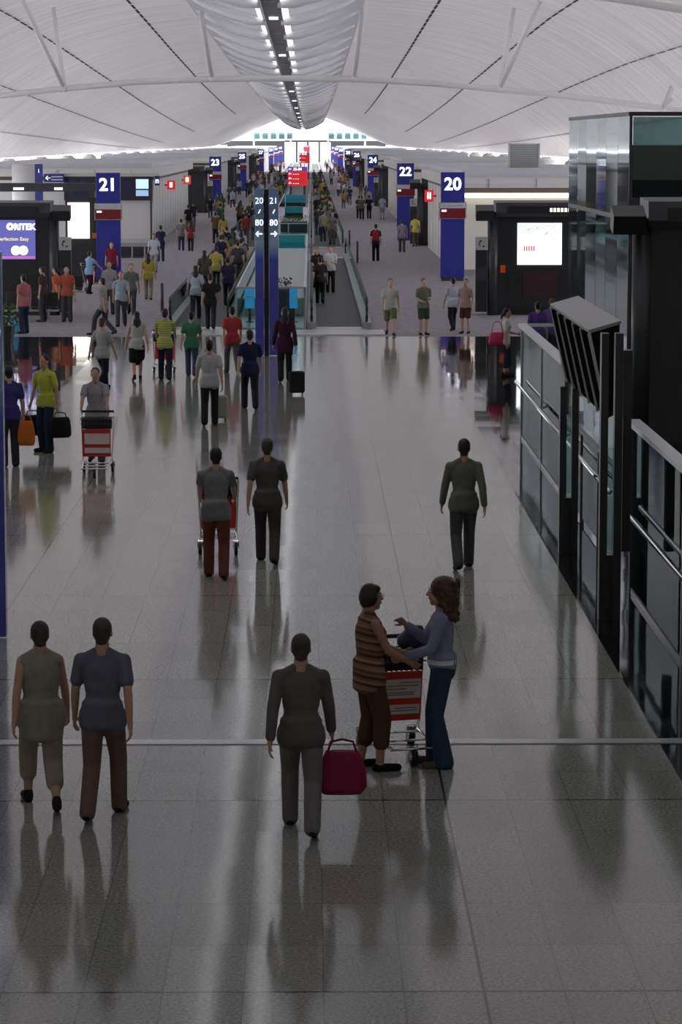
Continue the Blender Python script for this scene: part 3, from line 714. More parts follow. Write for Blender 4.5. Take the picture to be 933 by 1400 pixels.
# ------------------------------------------------------------------ people
CACHE = {}
def remesh(mb, voxel, sm=2):
    me = mb.mesh('tmp'); o = bpy.data.objects.new('tmp', me); C.objects.link(o)
    r = o.modifiers.new('r', 'REMESH'); r.mode = 'VOXEL'; r.voxel_size = voxel
    if sm:
        s = o.modifiers.new('s', 'SMOOTH'); s.factor = .6; s.iterations = sm
    dg = bpy.context.evaluated_depsgraph_get(); dg.update()
    out = bpy.data.meshes.new_from_object(o.evaluated_get(dg)); bpy.data.objects.remove(o)
    for p in out.polygons: p.use_smooth = True
    return out
def V(*a): return Vector(a)
def ik(a, b, l1, l2, pole):
    d = b - a; L = min(d.length, (l1 + l2) * .995); d = d.normalized() * L; b = a + d
    x = (l1 * l1 - l2 * l2 + L * L) / (2 * L); h = math.sqrt(max(0, l1 * l1 - x * x)); dn = d.normalized()
    pl = (pole - dn * pole.dot(dn)).normalized()
    return a + dn * x + pl * h, b
# pose: dict of joints, forward is +Y
def pose(kind):
    p = dict(hy=0.0, lean=0.02, feet=[V(-.10, 0, 0), V(.10, .03, 0)], hands=[V(-.25, .02, .80), V(.25, .04, .80)], headyaw=0)
    if kind == 'walk': p.update(feet=[V(-.09, .30, 0), V(.09, -.30, .05)], hands=[V(-.25, -.16, .84), V(.25, .20, .86)])
    if kind == 'walk2': p.update(feet=[V(-.09, -.24, .04), V(.09, .24, 0)], hands=[V(-.26, .16, .86), V(.25, -.14, .84)])
    if kind == 'push': p.update(feet=[V(-.10, .16, 0), V(.10, -.22, .03)], hands=[V(-.22, .46, 1.02), V(.22, .46, 1.02)], lean=.05)
    if kind == 'carry': p.update(feet=[V(-.13, .06, 0), V(.13, -.04, 0)], hands=[V(-.32, .05, .76), V(.34, .05, .76)])
    if kind == 'fold': p.update(hands=[V(-.10, .24, 1.12), V(.12, .24, 1.02)])
    if kind == 'hold': p.update(feet=[V(-.09, .05, 0), V(.09, -.03, 0)], hands=[V(-.17, .30, 1.05), V(.25, .02, .80)])
    if kind == 'left_woman': p.update(feet=[V(-.12, -.04, 0), V(.10, .07, 0)], lean=.0, headyaw=-.1)
    if kind == 'left_woman': p['hands'] = [V(-.14, .36, 1.04), V(.12, .34, .99)]
    if kind == 'right_woman': p.update(feet=[V(-.10, -.02, 0), V(.10, .05, 0)], hands=[V(-.14, .33, 1.02), V(.10, .32, 1.27)], lean=.01)
    return p
def skeleton(kind, female=False):
    p = pose(kind); j = {}
    hz = .90; spread = max(abs(p['feet'][0].y), abs(p['feet'][1].y)); hz -= spread * spread * .80
    ln = p['lean']; j['hip'] = V(0, 0, hz); j['sh'] = V(0, ln, hz + .50); j['neck'] = V(0, ln, hz + .545); j['head'] = V(0, ln + .022, hz + .685)
    sw = .158 if female else .178
    for i, s in ((0, -1), (1, 1)):
        ft = p['feet'][i]; hp = V(s * .085, 0, hz - .02); an = ft + V(0, 0, .085)
        kn, an = ik(hp, an, .405, .398, V(s * .05, 1, 0)); j['hp%d' % i] = hp; j['kn%d' % i] = kn; j['an%d' % i] = an
        j['toe%d' % i] = V(an.x + s * .02, an.y + .155, .030)
        sh = V(s * sw, ln, hz + .465); el, wr = ik(sh, p['hands'][i] + V(0, 0, hz - .9), .285, .25, V(s * .45, -1, -.35))
        j['sh%d' % i] = sh; j['el%d' % i] = el; j['wr%d' % i] = wr
    j['yaw'] = p['headyaw']; return j
def hand(mb, j, i, fr=.0095, thick=True):
    s = -1 if i == 0 else 1
    w = j['wr%d' % i]; d = (w - j['el%d' % i]).normalized()
    side = V(0, 1, 0) - d * d.y
    if side.length < .4: side = V(0, 0, 1) - d * d.z
    side.normalize()                                    # towards the thumb
    nrm = d.cross(side).normalized(); inward = nrm if nrm.x * -s > 0 or abs(nrm.x) < .1 else -nrm
    pc = w + d * .05
    mb.cap(w, w + d * .025, .024, .026, 8)
    for k, o_ in enumerate((.026, .009, -.009, -.026)):
        b0 = w + d * .03 + side * o_ * .7; b1 = w + d * .085 + side * o_
        mb.cap(b0, b1, .014, .0125, 8)
        ln = (.036, .042, .039, .030)[k]
        k1 = b1 + (d * .93 + inward * .36).normalized() * ln; k2 = k1 + (d * .6 + inward * .8).normalized() * ln * .75
        mb.cap(b1, k1, fr, fr * .92, 8); mb.cap(k1, k2, fr * .9, fr * .8, 8)
    t0 = w + d * .028 + side * .022; t1 = t0 + (d * .62 + side * .75 + inward * .2).normalized() * .042; t2 = t1 + (d * .9 + side * .2 + inward * .4).normalized() * .032
    mb.cap(t0, t1, .013, .011, 8); mb.cap(t1, t2, .0105, .009, 8)
def R3(j): return Matrix.Rotation(-j['yaw'], 3, 'Z')
def torso(mb, j, female, o=0.0, low=0.0, arms=True, k=.82):
    hz = j['hip'].z; ln = j['sh'].y; fw = .93 if female else 1
    mb.ell(V(0, ln * .8, hz + .35), (.150 * fw + o, .102 + o, .175 + o * .6)).ell(V(0, ln * .6, hz + .26), (.140 * fw + o, .096 + o, .18))
    mb.ell(V(0, ln * .4, hz + .15), (.128 * fw + o, .090 + o, .18)).ell(V(0, -.003, hz + .04), (.148 + o, .102 + o, .15))
    if female: mb.ell(V(-.062, ln + .068, hz + .35), (.06 + o, .045 + o, .06 + o)).ell(V(.062, ln + .068, hz + .35), (.06 + o, .045 + o, .06 + o))
    sh0 = j['sh0'] * k + j['sh'] * (1 - k); sh1 = j['sh1'] * k + j['sh'] * (1 - k)
    mb.cap(sh0 + V(0, 0, -.02), sh1 + V(0, 0, -.02), .050 + o * .8, .050 + o * .8)
    for q in (sh0, sh1): mb.cap(q + V(0, 0, -.02), j['sh'] + V(0, -.012, .045), .048 + o * .7, .040 + o * .5)
def body_mesh(kind, female, vox):
    j = skeleton(kind, female); mb = MB(); hz = j['hip'].z; ln = j['sh'].y
    fw = .93 if female else 1
    torso(mb, j, female)
    mb.ell(V(0, -.005, hz + .0), (.150, .105, .12))
    mb.cap(j['sh'] + V(0, -.012, .02), j['head'] + V(0, -.02, -.05), .062, .054)
    for i in (0, 1):
        mb.cap(j['hp%d' % i], j['kn%d' % i], .083, .056); mb.cap(j['kn%d' % i], j['kn%d' % i] * .65 + j['an%d' % i] * .35 + V(0, -.012, 0), .055, .055); mb.cap(j['kn%d' % i] * .65 + j['an%d' % i] * .35 + V(0, -.012, 0), j['an%d' % i], .055, .036)
        mb.cap(j['an%d' % i] + V(0, -.03, -.045), j['toe%d' % i], .036, .026)
        mb.cap(j['sh%d' % i], j['el%d' % i], .049 * fw, .037); mb.cap(j['el%d' % i], j['el%d' % i] * .65 + j['wr%d' % i] * .35, .038, .036); mb.cap(j['el%d' % i] * .65 + j['wr%d' % i] * .35, j['wr%d' % i], .036, .024)
        if vox < .012: hand(mb, j, i)
        elif vox > .02: mb.cap(j['wr%d' % i], j['wr%d' % i] + (j['wr%d' % i] - j['el%d' % i]).normalized() * .12, .03, .026)
    R = R3(j); h = j['head']
    def H(x, y, z): return h + R @ V(x, y, z)
    mb.ell(H(0, -.012, .018), (.074, .092, .098), R).ell(H(0, .022, -.045), (.056, .066, .072), R)
    mb.cap(H(0, .05, -.098), H(0, .055, -.095), .026, .026)
    mb.cap(H(0, .088, .005), H(0, .105, -.028), .009, .014, 8)
    mb.cap(H(-.035, .072, .028), H(.035, .072, .028), .013, .013, 8)
    mb.cap(H(-.02, .082, -.06), H(.02, .082, -.06), .0085, .0085, 8)
    for s in (-1, 1): mb.ell(H(s * .076, -.008, -.012), (.010, .020, .032), R, 8, 6)
    me = remesh(mb, vox, 2 if vox < .012 else 1)
    if .012 <= vox <= .02:
        m2 = MB(); hand(m2, j, 0); hand(m2, j, 1); m2.bm.from_mesh(me); me = m2.mesh('body', True)
    return me
def top_mesh(kind, female, sleeve, vox, hem=.0, o=.016, loose=0):
    j = skeleton(kind, female); mb = MB(); hz = j['hip'].z; ln = j['sh'].y; fw = .93 if female else 1; o2 = o + loose
    torso(mb, j, female, o2, k=.72 if sleeve == 'none' else .84)
    for i in (0, 1): mb.cap(j['hp%d' % i] + V(0, 0, .02), j['hp%d' % i] * .93 + j['kn%d' % i] * .07, .098 + o2, .100 + o2) if hem >= 0 else None
    n = 12
    for q in range(n + 1):      # body of the garment down to the hem
        z = hz + .10 - (.16 + hem) * q / n; mb.ell(V(0, -.006, z), (.150 + o2 + .008, .108 + o2 + .008, .07))
    for i in (0, 1):
        if sleeve == 'short': mb.cap(j['sh%d' % i] + V(0, 0, -.01), j['sh%d' % i] * .35 + j['el%d' % i] * .65, .047 + o * .8, .042 + o * 1.2)
        if sleeve == 'long':
            mb.cap(j['sh%d' % i] + V(0, 0, -.01), j['el%d' % i], .047 + o * .8, .039 + o * .8); mb.cap(j['el%d' % i], j['el%d' % i] * .12 + j['wr%d' % i] * .88, .039 + o * .8, .028 + o)
    return remesh(mb, vox, 5 if vox < .012 else 2)
def bottom_mesh(kind, female, style, vox, o=.013):
    j = skeleton(kind, female); mb = MB(); hz = j['hip'].z
    mb.ell(V(0, -.008, hz - .01), (.150 + o, .106 + o, .12 + o)); mb.cap(V(-.055, 0, hz + .04), V(.055, 0, hz + .04), .082 + o, .082 + o)
    for i in (0, 1):
        hp, kn, an = j['hp%d' % i], j['kn%d' % i], j['an%d' % i]
        if style == 'long': mb.cap(hp, kn, .087 + o, .062 + o); mb.cap(kn, an + V(0, -.01, -.03), .062 + o, .055 + o)
        if style == 'flare': mb.cap(hp, kn, .086 + o, .055 + o); mb.cap(kn, an + V(0, .0, -.035), .055 + o, .078 + o)
        if style == 'capri': mb.cap(hp, kn, .092 + o, .072 + o); mb.cap(kn, kn * .45 + an * .55, .072 + o, .064 + o)
        if style == 'short': mb.cap(hp, hp * .15 + kn * .85, .092 + o, .078 + o)
        if style == 'skirt':
            mb.cap(hp, hp * .2 + kn * .8, .10 + o, .10 + o); mb.cap(V(0, 0, hz - .05), (j['kn0'] + j['kn1']) * .4 + V(0, 0, hz * .1), .11, .10)
    return remesh(mb, vox, 4 if vox < .012 else 2)
def hair_mesh(kind, female, style, vox):
    j = skeleton(kind, female); mb = MB(); R = R3(j); h = j['head']
    def H(x, y, z): return h + R @ V(x, y, z)
    mb.ell(H(0, -.024, .032), (.082, .090, .094), R).ell(H(0, -.045, -.012), (.076, .062, .066), R).ell(H(0, -.07, -.07), (.05, .03, .03), R)
    if style == 'bob': mb.ell(H(0, -.035, .0), (.096, .088, .10), R).ell(H(0, -.055, -.05), (.08, .055, .05), R).ell(H(0, .03, .07), (.07, .05, .04), R)
    if style == 'long': mb.cap(H(0, -.05, 0), H(0, -.085, -.24), .075, .06); mb.ell(H(0, -.08, -.15), (.10, .045, .14), R)
    if style == 'tail': mb.cap(H(0, -.1, .03), H(0, -.15, -.14), .032, .022)
    if style == 'curly':
        random.seed(5); mb.ell(H(0, -.04, .03), (.118, .120, .118), R).ell(H(0, -.09, -.08), (.135, .10, .16), R).ell(H(0, -.085, -.19), (.125, .075, .10), R)
        for i in range(130):
            a = random.uniform(0, 2 * PI); z = random.uniform(-.26, .11)
            x = .122 * math.cos(a); y = -.072 + .102 * math.sin(a)
            if y > .005 and z < .09: continue
            mb.ell(H(x, y, z), (.022, .022, .026), R, 7, 5)
    return remesh(mb, vox, 1)
def shoe_mesh(kind, female, vox, low, side):
    j = skeleton(kind, female); mb = MB()
    for i in (side,):
        a = j['an%d' % i]; mb.cap(a + V(0, -.035, -.050), j['toe%d' % i] + V(0, .01, 0), .036 + .006, .036)
        if not low: mb.cap(a + V(0, -.02, -.03), a + V(0, -.01, .0), .044, .042)
    return remesh(mb, max(vox, .01), 1)
def cached(key, fn):
    if key not in CACHE:
        me = fn(); me.materials.clear(); me.materials.append(M_white); CACHE[key] = me
    return CACHE[key]
def part(name, me, m, parent):
    o = bpy.data.objects.new(name, me); C.objects.link(o); o.parent = parent
    o.material_slots[0].link = 'OBJECT'; o.material_slots[0].material = m; return o
def person(pt, face, label, kind='stand', top=(.5, .5, .5), bot=(.03, .03, .04), female=False, sleeve='short', style='long', hair='short', h=1.7, skin=0, vox=.018,
           hairm=None, topm=None, botm=None, shoe=(.02, .02, .02), group=None, tops='shirt', low=False, hem=0, loose=.0):
    """face: 0 = walking away from the camera (+Y), PI = towards it"""
    t = thing('person', label, 'person', (pt.x, pt.y, getattr(pt, 'z', 0)), face, group); t.scale = (h / 1.70,) * 3
    part('body', cached(('b', kind, female, vox), lambda: body_mesh(kind, female, vox)), M_skin[skin], t)
    part('hair', cached(('h', kind, female, hair, vox), lambda: hair_mesh(kind, female, hair, vox)), hairm or M_hair, t)
    part(tops, cached(('t', kind, female, sleeve, vox, hem, loose), lambda: top_mesh(kind, female, sleeve, vox, hem, loose=loose)), topm or cloth(top), t)
    part({'skirt': 'skirt', 'short': 'shorts'}.get(style, 'trousers'), cached(('l', kind, female, style, vox), lambda: bottom_mesh(kind, female, style, vox)), botm or cloth(bot), t)
    for q in (0, 1): part('shoe', cached(('s', kind, female, vox, low, q), lambda: shoe_mesh(kind, female, vox, low, q)), cloth(shoe), t)
    return t
def stripes(name, cols, period, axis=2, tilt=0):
    m = bpy.data.materials.new(name); m.use_nodes = True; n = m.node_tree; L = n.links.new; b = n.nodes['Principled BSDF']
    tc = n.nodes.new('ShaderNodeTexCoord'); sp = n.nodes.new('ShaderNodeSeparateXYZ'); L(tc.outputs['Object'], sp.inputs[0])
    a = n.nodes.new('ShaderNodeMath'); a.operation = 'MULTIPLY_ADD'; L(sp.outputs[1], a.inputs[0]); a.inputs[1].default_value = tilt; L(sp.outputs[2], a.inputs[2])
    d = n.nodes.new('ShaderNodeMath'); d.operation = 'DIVIDE'; L(a.outputs[0], d.inputs[0]); d.inputs[1].default_value = period
    f = n.nodes.new('ShaderNodeMath'); f.operation = 'FRACT'; L(d.outputs[0], f.inputs[0])
    cr = n.nodes.new('ShaderNodeValToRGB'); cr.color_ramp.interpolation = 'CONSTANT'; L(f.outputs[0], cr.inputs[0])
    e = cr.color_ramp.elements
    while len(e) < len(cols): e.new(.5)
    for i, c in enumerate(cols): e[i].position = i / len(cols); e[i].color = (*c, 1)
    L(cr.outputs[0], b.inputs['Base Color']); b.inputs['Roughness'].default_value = .85; return m

# baggage trolley : forward is +Y (handle at -Y), red panel on the front
def trolley(pt, rz, label, hi=False, group=None):
    t = thing('baggage_trolley', label, 'baggage trolley', (pt.x, pt.y, 0), rz, group)
    w = .27
    f = MB()
    for s in (-1, 1):
        f.tube([(s * w, -.40, 1.03), (s * w, -.36, .95), (s * (w - .03), -.22, .30), (s * (w - .04), -.18, .20), (s * (w - .07), .45, .16)], .014, 8)
        f.tube([(s * w, -.36, .92), (s * w * .95, -.08, .92)], .011, 8)
        f.tube([(s * (w - .03), -.2, .28), (s * w, -.45, .12)], .013, 8)
    for y, z in ((.45, .16), (.15, .175), (-.15, .19)): f.tube([(-w + .05, y, z), (w - .05, y, z)], .011, 8)
    f.tube([(-w + .02, -.22, .32), (w - .02, -.22, .32)], .011, 8)
    f.build('frame', M_chrome, t, True)
    MB().tube([(-w, -.40, 1.03), (w, -.40, 1.03)], .020, 10).build('handle', M_rubber, t, True)
    bk = MB()
    for i in range(11):
        x = -w + .03 + i * (2 * w - .06) / 10
        bk.tube([(x, -.34, .93), (x, -.30, .76), (x, -.10, .76), (x, -.07, .94)], .0055, 5)
    for z, y0 in ((.94, -.07), (.85, -.085), (.94, -.34)): bk.tube([(-w, y0, z), (w, y0, z)], .008, 6)
    bk.build('basket', M_dark2, t, True)
    MB().prism([(-.33, .93), (-.29, .765), (-.11, .765), (-.085, .92), (-.10, .92), (-.125, .78), (-.275, .78), (-.315, .93)], -w + .02, w - .02, axis='X').build('basket_liner', M_rubber, t)
    pn = MB()
    pn.prism([(-.085, .76), (-.068, .76), (-.135, .30), (-.152, .30)], -w + .035, w - .035, axis='X')
    # prism with axis X takes (y, z)
    pnl = pn.build('advert_panel', mat('cart_red', (.62, .03, .025), .4), t)
    def strip(z0, z1, x0, x1, m, nm):
        yA = lambda z: -.068 - (.76 - z) / .46 * .067
        MB().prism([(yA(z0), z0), (yA(z1), z1), (yA(z1) + .004, z1), (yA(z0) + .004, z0)], x0, x1, axis='X').build(nm, m, pnl)
    wm = mat('cart_white', (.72, .68, .66), .5)
    strip(.51, .69, -w + .05, w - .07, wm, 'white_field'); strip(.36, .45, -w + .05, w - .07, wm, 'white_field')
    if hi:
        gm = mat('cart_text', (.30, .16, .16), .5)
        for z, a, b in ((.655, -.2, -.02), (.625, -.2, .12), (.595, -.08, .1), (.56, -.16, .16), (.54, -.16, .12), (.415, -.19, .02), (.39, -.19, .1)):
            yy = -.068 - (.76 - z) / .46 * .067 + .004
            MB().box(a, b, yy, yy + .004, z, z + .008).build('text_line', gm, pnl)
    for x, y in ((-.24, -.46), (.24, -.46), (0, .42)):
        wh = MB().tube([(x - .022, y, .085), (x + .022, y, .085)], .085, 20).build('wheel', M_rubber, t, True)
        MB().tube([(x - .026, y, .085), (x + .026, y, .085)], .035, 14).build('hub', M_chrome, wh, True)
        MB().tube([(x - .035, y, .09), (x - .035, y, .19), (x + .035, y, .19), (x + .035, y, .09)], .009, 6).build('fork', M_chrome, wh)
    return t
def suitcase(pt, rz, label, w=.42, d=.25, h=.6, m=None, hd=True, z=0, group=None):
    t = thing('suitcase', label, 'suitcase', (pt.x, pt.y, z), rz, group)
    MB().box(-w / 2, w / 2, -d / 2, d / 2, .05, h).build('shell', m or cloth((.02, .02, .022)), t, bevel=.04)
    if hd: MB().tube([(-.1, 0, h), (-.1, -.02, h + .35), (.1, -.02, h + .35), (.1, 0, h)], .01, 6).build('pull_handle', M_steel, t)
    for x in (-w / 2 + .05, w / 2 - .05): MB().tube([(x - .015, 0, .03), (x + .015, 0, .03)], .03, 10).build('wheel', M_rubber, t)
    return t
def bag(loc, label, m, w=.36, d=.16, h=.30, strap=.25, rz=0, name='handbag', flop=.8):
    t = thing(name, label, 'bag', loc, rz); mb = MB()
    n = 14; rows = []
    prof = [(0, .80), (.15, 1.0), (.5, .98), (.85, flop), (1, flop * .85)]
    for u, s in prof:
        rows.append([mb.bm.verts.new(((w / 2 * s) * abs(math.cos(a)) ** .6 * (1 if math.cos(a) > 0 else -1), (d / 2 * s) * abs(math.sin(a)) ** .6 * (1 if math.sin(a) > 0 else -1), u * h)) for a in [2 * PI * k / n for k in range(n)]])
    for a, b in zip(rows, rows[1:]):
        for k in range(n): mb.bm.faces.new((a[k], a[(k + 1) % n], b[(k + 1) % n], b[k]))
    mb.bm.faces.new(rows[0][::-1]); mb.bm.faces.new(rows[-1])
    mb.build('pouch', m, t, True)
    if strap: MB().tube([(-w * .3, 0, h * .95), (-w * .22, 0, h + strap * .8), (0, 0, h + strap), (w * .22, 0, h + strap * .8), (w * .3, 0, h * .95)], .011, 6).build('strap', m, t, True)
    return t

# --- the two women and their trolley
gl = G(505, 1052); gr_ = G(604, 1047)
brown = stripes('brown_stripes', [(.26, .12, .06), (.06, .03, .02), (.32, .17, .10), (.20, .095, .05), (.05, .028, .024), (.24, .11, .06), (.12, .06, .035), (.30, .16, .1)], .19, tilt=.18)
wl = person(gl, -PI / 2 + .30, 'woman in brown striped sleeveless top and brown capri trousers holding the trolley', 'left_woman', female=True, sleeve='none', style='capri', hair='bob', h=1.66, vox=.0085,
       topm=brown, bot=(.085, .045, .026), skin=2, shoe=(.008, .008, .008), low=True, hairm=mat('hair_dark', (.02, .01, .008), .5), hem=.07, loose=.012, tops='striped_top')
wr = person(gr_, PI / 2 - .02, 'woman in pale blue shirt and flared jeans facing the trolley, curly brown hair', 'right_woman', female=True, sleeve='long', style='flare', hair='curly', h=1.68, vox=.0085,
       top=(.24, .26, .38), bot=(.035, .055, .10), skin=0, shoe=(.12, .09, .07), low=True, hairm=M_hairb, hem=-.085)
j = skeleton('right_woman', True); hz = j['hip'].z
mb = MB()
pts = [(.178 * math.cos(a), .135 * math.sin(a), hz + .065) for a in [2 * PI * k / 28 for k in range(29)]]
for z0 in (0,):
    bm = mb.bm; A = [bm.verts.new((x, y, z - .02)) for x, y, z in pts[:-1]]; B = [bm.verts.new((x, y, z + .022)) for x, y, z in pts[:-1]]
    for k in range(28): bm.faces.new((A[k], A[(k + 1) % 28], B[(k + 1) % 28], B[k]))
mb.build('belt', mat('belt_white', (.8, .8, .8), .4), wr, True)
def face_bits(t, kind, glasses=False):
    j = skeleton(kind, True); R = R3(j); h = j['head']
    def H(x, y, z): return h + R @ V(x, y, z)
    for s in (-1, 1):
        e = MB().ell(H(s * .032, .077, .008), (.013, .010, .008)).build('eye', mat('eye_white', (.7, .68, .65), .2), t, True)
        MB().ell(H(s * .032, .0855, .008), (.006, .003, .006)).build('iris', M_hair, e, True)
        MB().cap(H(s * .018, .088, .03), H(s * .048, .080, .031), .003, .003, 6).build('eyebrow', M_hair, t)
    MB().cap(H(-.018, .089, -.058), H(.018, .089, -.058), .0055, .0055, 6).build('lips', mat('lips', (.35, .10, .09), .4), t)
    if glasses:
        mb = MB()
        for s in (-1, 1):
            mb.tube([H(s * .034 + .022 * math.cos(a), .100, .006 + .016 * math.sin(a)) for a in [2 * PI * k / 12 for k in range(13)]], .002, 5, False)
            mb.tube([H(s * .056, .100, .01), H(s * .083, .0, .01)], .002, 5)
        mb.build('glasses', M_dark2, t)
face_bits(wl, 'left_woman', True); face_bits(wr, 'right_woman')
gt = G(547, 1034)
trolley(gt, PI * 0 + .0 + .26 + PI, 'baggage trolley with red and white advert panel between the two women', True)
tz = bag((gt.x + .14, gt.y + .22, .955), 'dark navy bag lying on top of the trolley basket', mat('navy_bag', (.012, .015, .04), .6), .32, .22, .20, 0, .26, 'travel_bag', .5)

# --- travellers one by one : px, feet y, facing, label, options
def tr(px, py, face, label, **k): return person(G(px, py), face, label, **k)
AW, TO = 0.0, PI
yl = stripes('yellow_stripes', [(.50, .52, .16), (.30, .34, .08)], .055)
g = G(226, 520); tr(226, 520, AW, 'man in yellow-green striped polo shirt and dark jeans pushing a trolley', kind='push', topm=yl, bot=(.02, .025, .045), vox=.014)
trolley(G(226, 509), 0, 'trolley pushed by the man in the striped polo')
tr(188, 520, AW + .15, 'long-haired woman in white top and short black skirt walking away', kind='walk2', female=True, top=(.46, .46, .44), bot=(.012, .012, .016), style='skirt', hair='long', sleeve='none', h=1.64, vox=.014)
g = G(64, 618); lm = tr(64, 618, 2.5, 'man in lime yellow shirt and jeans holding two black bags', kind='carry', top=(.50, .55, .08), bot=(.02, .028, .055), h=1.74, vox=.010)
for s, lab in ((-1, 'black bag hanging at the left of the man in lime'), (1, 'black bag hanging at the right of the man in lime')):
    bag((g.x + s * .33 * .8, g.y - s * .33 * .6 * -1 * -1 + .0, .28), lab, cloth((.015, .014, .014)), .40, .2, .36, .09, .3, 'travel_bag', .9)
pt = G(14, 638); tr(14, 638, AW + .3, 'man in violet-blue uniform shirt standing at the left edge', top=(.055, .05, .20), bot=(.04, .04, .05), h=1.72, vox=.010)
bag((pt.x + .30, pt.y - .16, .38), 'orange bag held by the man at the left edge', cloth((.55, .16, .02)), .30, .14, .42, .1)
tr(132, 632, TO, 'traveller in pale grey shirt pushing a trolley towards the camera', kind='push', top=(.34, .33, .36), bot=(.10, .09, .07), h=1.68, vox=.012)
trolley(G(132, 650), PI, 'trolley coming towards the camera in front of the grey shirt')
tr(140, 532, AW - .5, 'brown-haired traveller in grey top and black trousers walking away', kind='walk', top=(.36, .36, .36), bot=(.015, .015, .018), hairm=M_hairb, vox=.014, h=1.66)
tr(287, 582, AW, 'traveller in white T-shirt and black trousers seen from behind', kind='walk2', top=(.46, .46, .47), bot=(.018, .018, .02), h=1.72, vox=.012)
suitcase(G(300, 575), .1, 'small pale suitcase beside the traveller in white', .34, .2, .5, cloth((.35, .33, .28)))
tr(342, 560, AW + .1, 'traveller in dark navy top behind the left of the blade sign', kind='walk', top=(.02, .022, .06), bot=(.02, .02, .025), h=1.72, vox=.012)
tr(390, 522, AW, 'person in black coat and maroon top pulling a suitcase', kind='walk2', top=(.05, .012, .03), bot=(.012, .012, .014), h=1.76, female=True, hair='long', vox=.012, sleeve='long', hem=.1)
suitcase(G(406, 540), .1, 'black suitcase pulled right of the blade sign', .34, .24, .52)
tr(318, 510, AW + .2, 'traveller in red top half hidden behind white T-shirt', kind='walk', top=(.40, .05, .05), bot=(.10, .10, .10), h=1.66)
tr(262, 515, AW, 'traveller in green top walking behind the striped polo', kind='walk', top=(.06, .20, .13), bot=(.05, .07, .12), h=1.6)
# right lane near the carpet edge
tr(534, 458, TO, 'person in white shirt and olive shorts walking to the camera', kind='walk', top=(.55, .55, .50), bot=(.13, .14, .07), style='short', h=1.68, sleeve='short', skin=1, hairm=M_hairb)
tr(579, 458, TO + .3, 'person in olive top and dark shorts with folded hands near carpet edge', kind='fold', top=(.20, .22, .16), bot=(.06, .07, .05), style='short', h=1.62, skin=1, hairm=M_hairb)
tr(620, 452, AW + .3, 'person in pale blue shirt and black trousers at foot of pillar 20', kind='walk2', top=(.50, .53, .60), bot=(.02, .02, .025), h=1.6)
tr(637, 456, TO - .4, 'person in pinkish top and brown shorts right of pillar 20', kind='stand', top=(.42, .30, .28), bot=(.09, .035, .03), style='short', h=1.58, skin=1)
pk = G(691, 514); tr(691, 514, -PI / 2, 'woman in white T-shirt and cropped dark trousers by the glass partition', kind='hold', female=True, top=(.62, .60, .60), bot=(.02, .025, .05), style='capri', hair='tail', h=1.60, vox=.012)
bag((pk.x - .2, pk.y - .08, .72), 'large bright pink handbag on the arm of the woman in white', mat('pink_bag', (.62, .02, .12), .45), .42, .18, .32, .26)
tr(735, 503, AW, 'person in purple shirt behind the partition, left of the pair', top=(.10, .05, .22), bot=(.03, .03, .06), h=1.62)
tr(754, 500, AW - .3, 'person in purple shirt behind the partition, right of the pair', top=(.13, .06, .24), bot=(.03, .03, .05), h=1.66, hairm=M_hairb)
tr(514, 357, AW, 'person in black clothes with a red backpack right of the walkway', top=(.03, .03, .04), bot=(.012, .012, .02), h=1.7)
rp = G(514, 359); bag((rp.x, rp.y - .18, 1.02), 'red backpack on the back of the person in black', cloth((.35, .02, .03)), .32, .18, .42, 0, name='backpack')
tr(550, 345, AW, 'person in grey top at foot of pillar 22', kind='walk', top=(.25, .25, .27), bot=(.07, .07, .09)); tr(568, 337, AW, 'person in bright yellow top right of pillar 22', kind='walk2', top=(.62, .58, .14), bot=(.12, .10, .09))
tr(491, 299, AW, 'person in dark grey walking away left of the pair near pillar 24', kind='walk', top=(.06, .06, .07), bot=(.02, .02, .02)); tr(505, 299, AW, 'person in black walking away beside pillar 24', kind='walk2', top=(.02, .02, .03), bot=(.02, .02, .02)); tr(495, 300, AW, 'person in brown-grey top beside the dark one near pillar 24', kind='walk2', top=(.14, .12, .11), bot=(.02, .02, .02))
tr(523, 300, AW, 'person in pale blue dress top right of pillar 24', kind='stand', top=(.45, .5, .62), bot=(.3, .33, .42), style='short')
tr(472, 272, AW, 'small white-shirted person on the right of the far walkway', kind='walk', top=(.6, .6, .62), bot=(.03, .03, .03)); tr(468, 256, AW, 'small person in bright orange vest in the distance', kind='walk', top=(.75, .22, .03), bot=(.02, .02, .02))
# on the walkways
WZ = .03
def on(px, py, face, label, **k):
    p = G(px, py, .031); return person(p, face, label, **k)
on(452, 400, TO, 'man in white shirt and black trousers on the right walkway', top=(.62, .62, .62), bot=(.012, .012, .014), kind='fold')
on(434, 400, TO, 'woman in black with long hair on the right walkway', female=True, top=(.03, .02, .02), bot=(.012, .012, .014), hair='long', h=1.64, kind='fold')
on(438, 415, AW, 'person in dark clothes walking up the right walkway', top=(.04, .03, .03), bot=(.015, .015, .018), kind='walk', h=1.66)
for i, (px, py, c, lab) in enumerate(((288, 450, (.02, .02, .022), 'person in black jacket entering the left walkway'), (268, 436, (.42, .46, .54), 'person in pale blue shirt at left rail of the walkway'), (312, 418, (.035, .03, .08), 'person in navy top on the left walkway'),
        (296, 398, (.45, .36, .08), 'person in yellow top on the left walkway'), (280, 405, (.10, .09, .08), 'person in dark brown on the left walkway'), (322, 385, (.25, .22, .18), 'person in beige on the left walkway'), (305, 375, (.5, .2, .05), 'person in orange on the left walkway'), (330, 365, (.4, .4, .4), 'person in light grey on the left walkway'))):
    on(px, py, AW, lab, kind=('walk', 'walk2')[i % 2], top=c, bot=(.025, .027, .04), hair=('short', 'long')[i % 3 == 1], skin=i % 3)
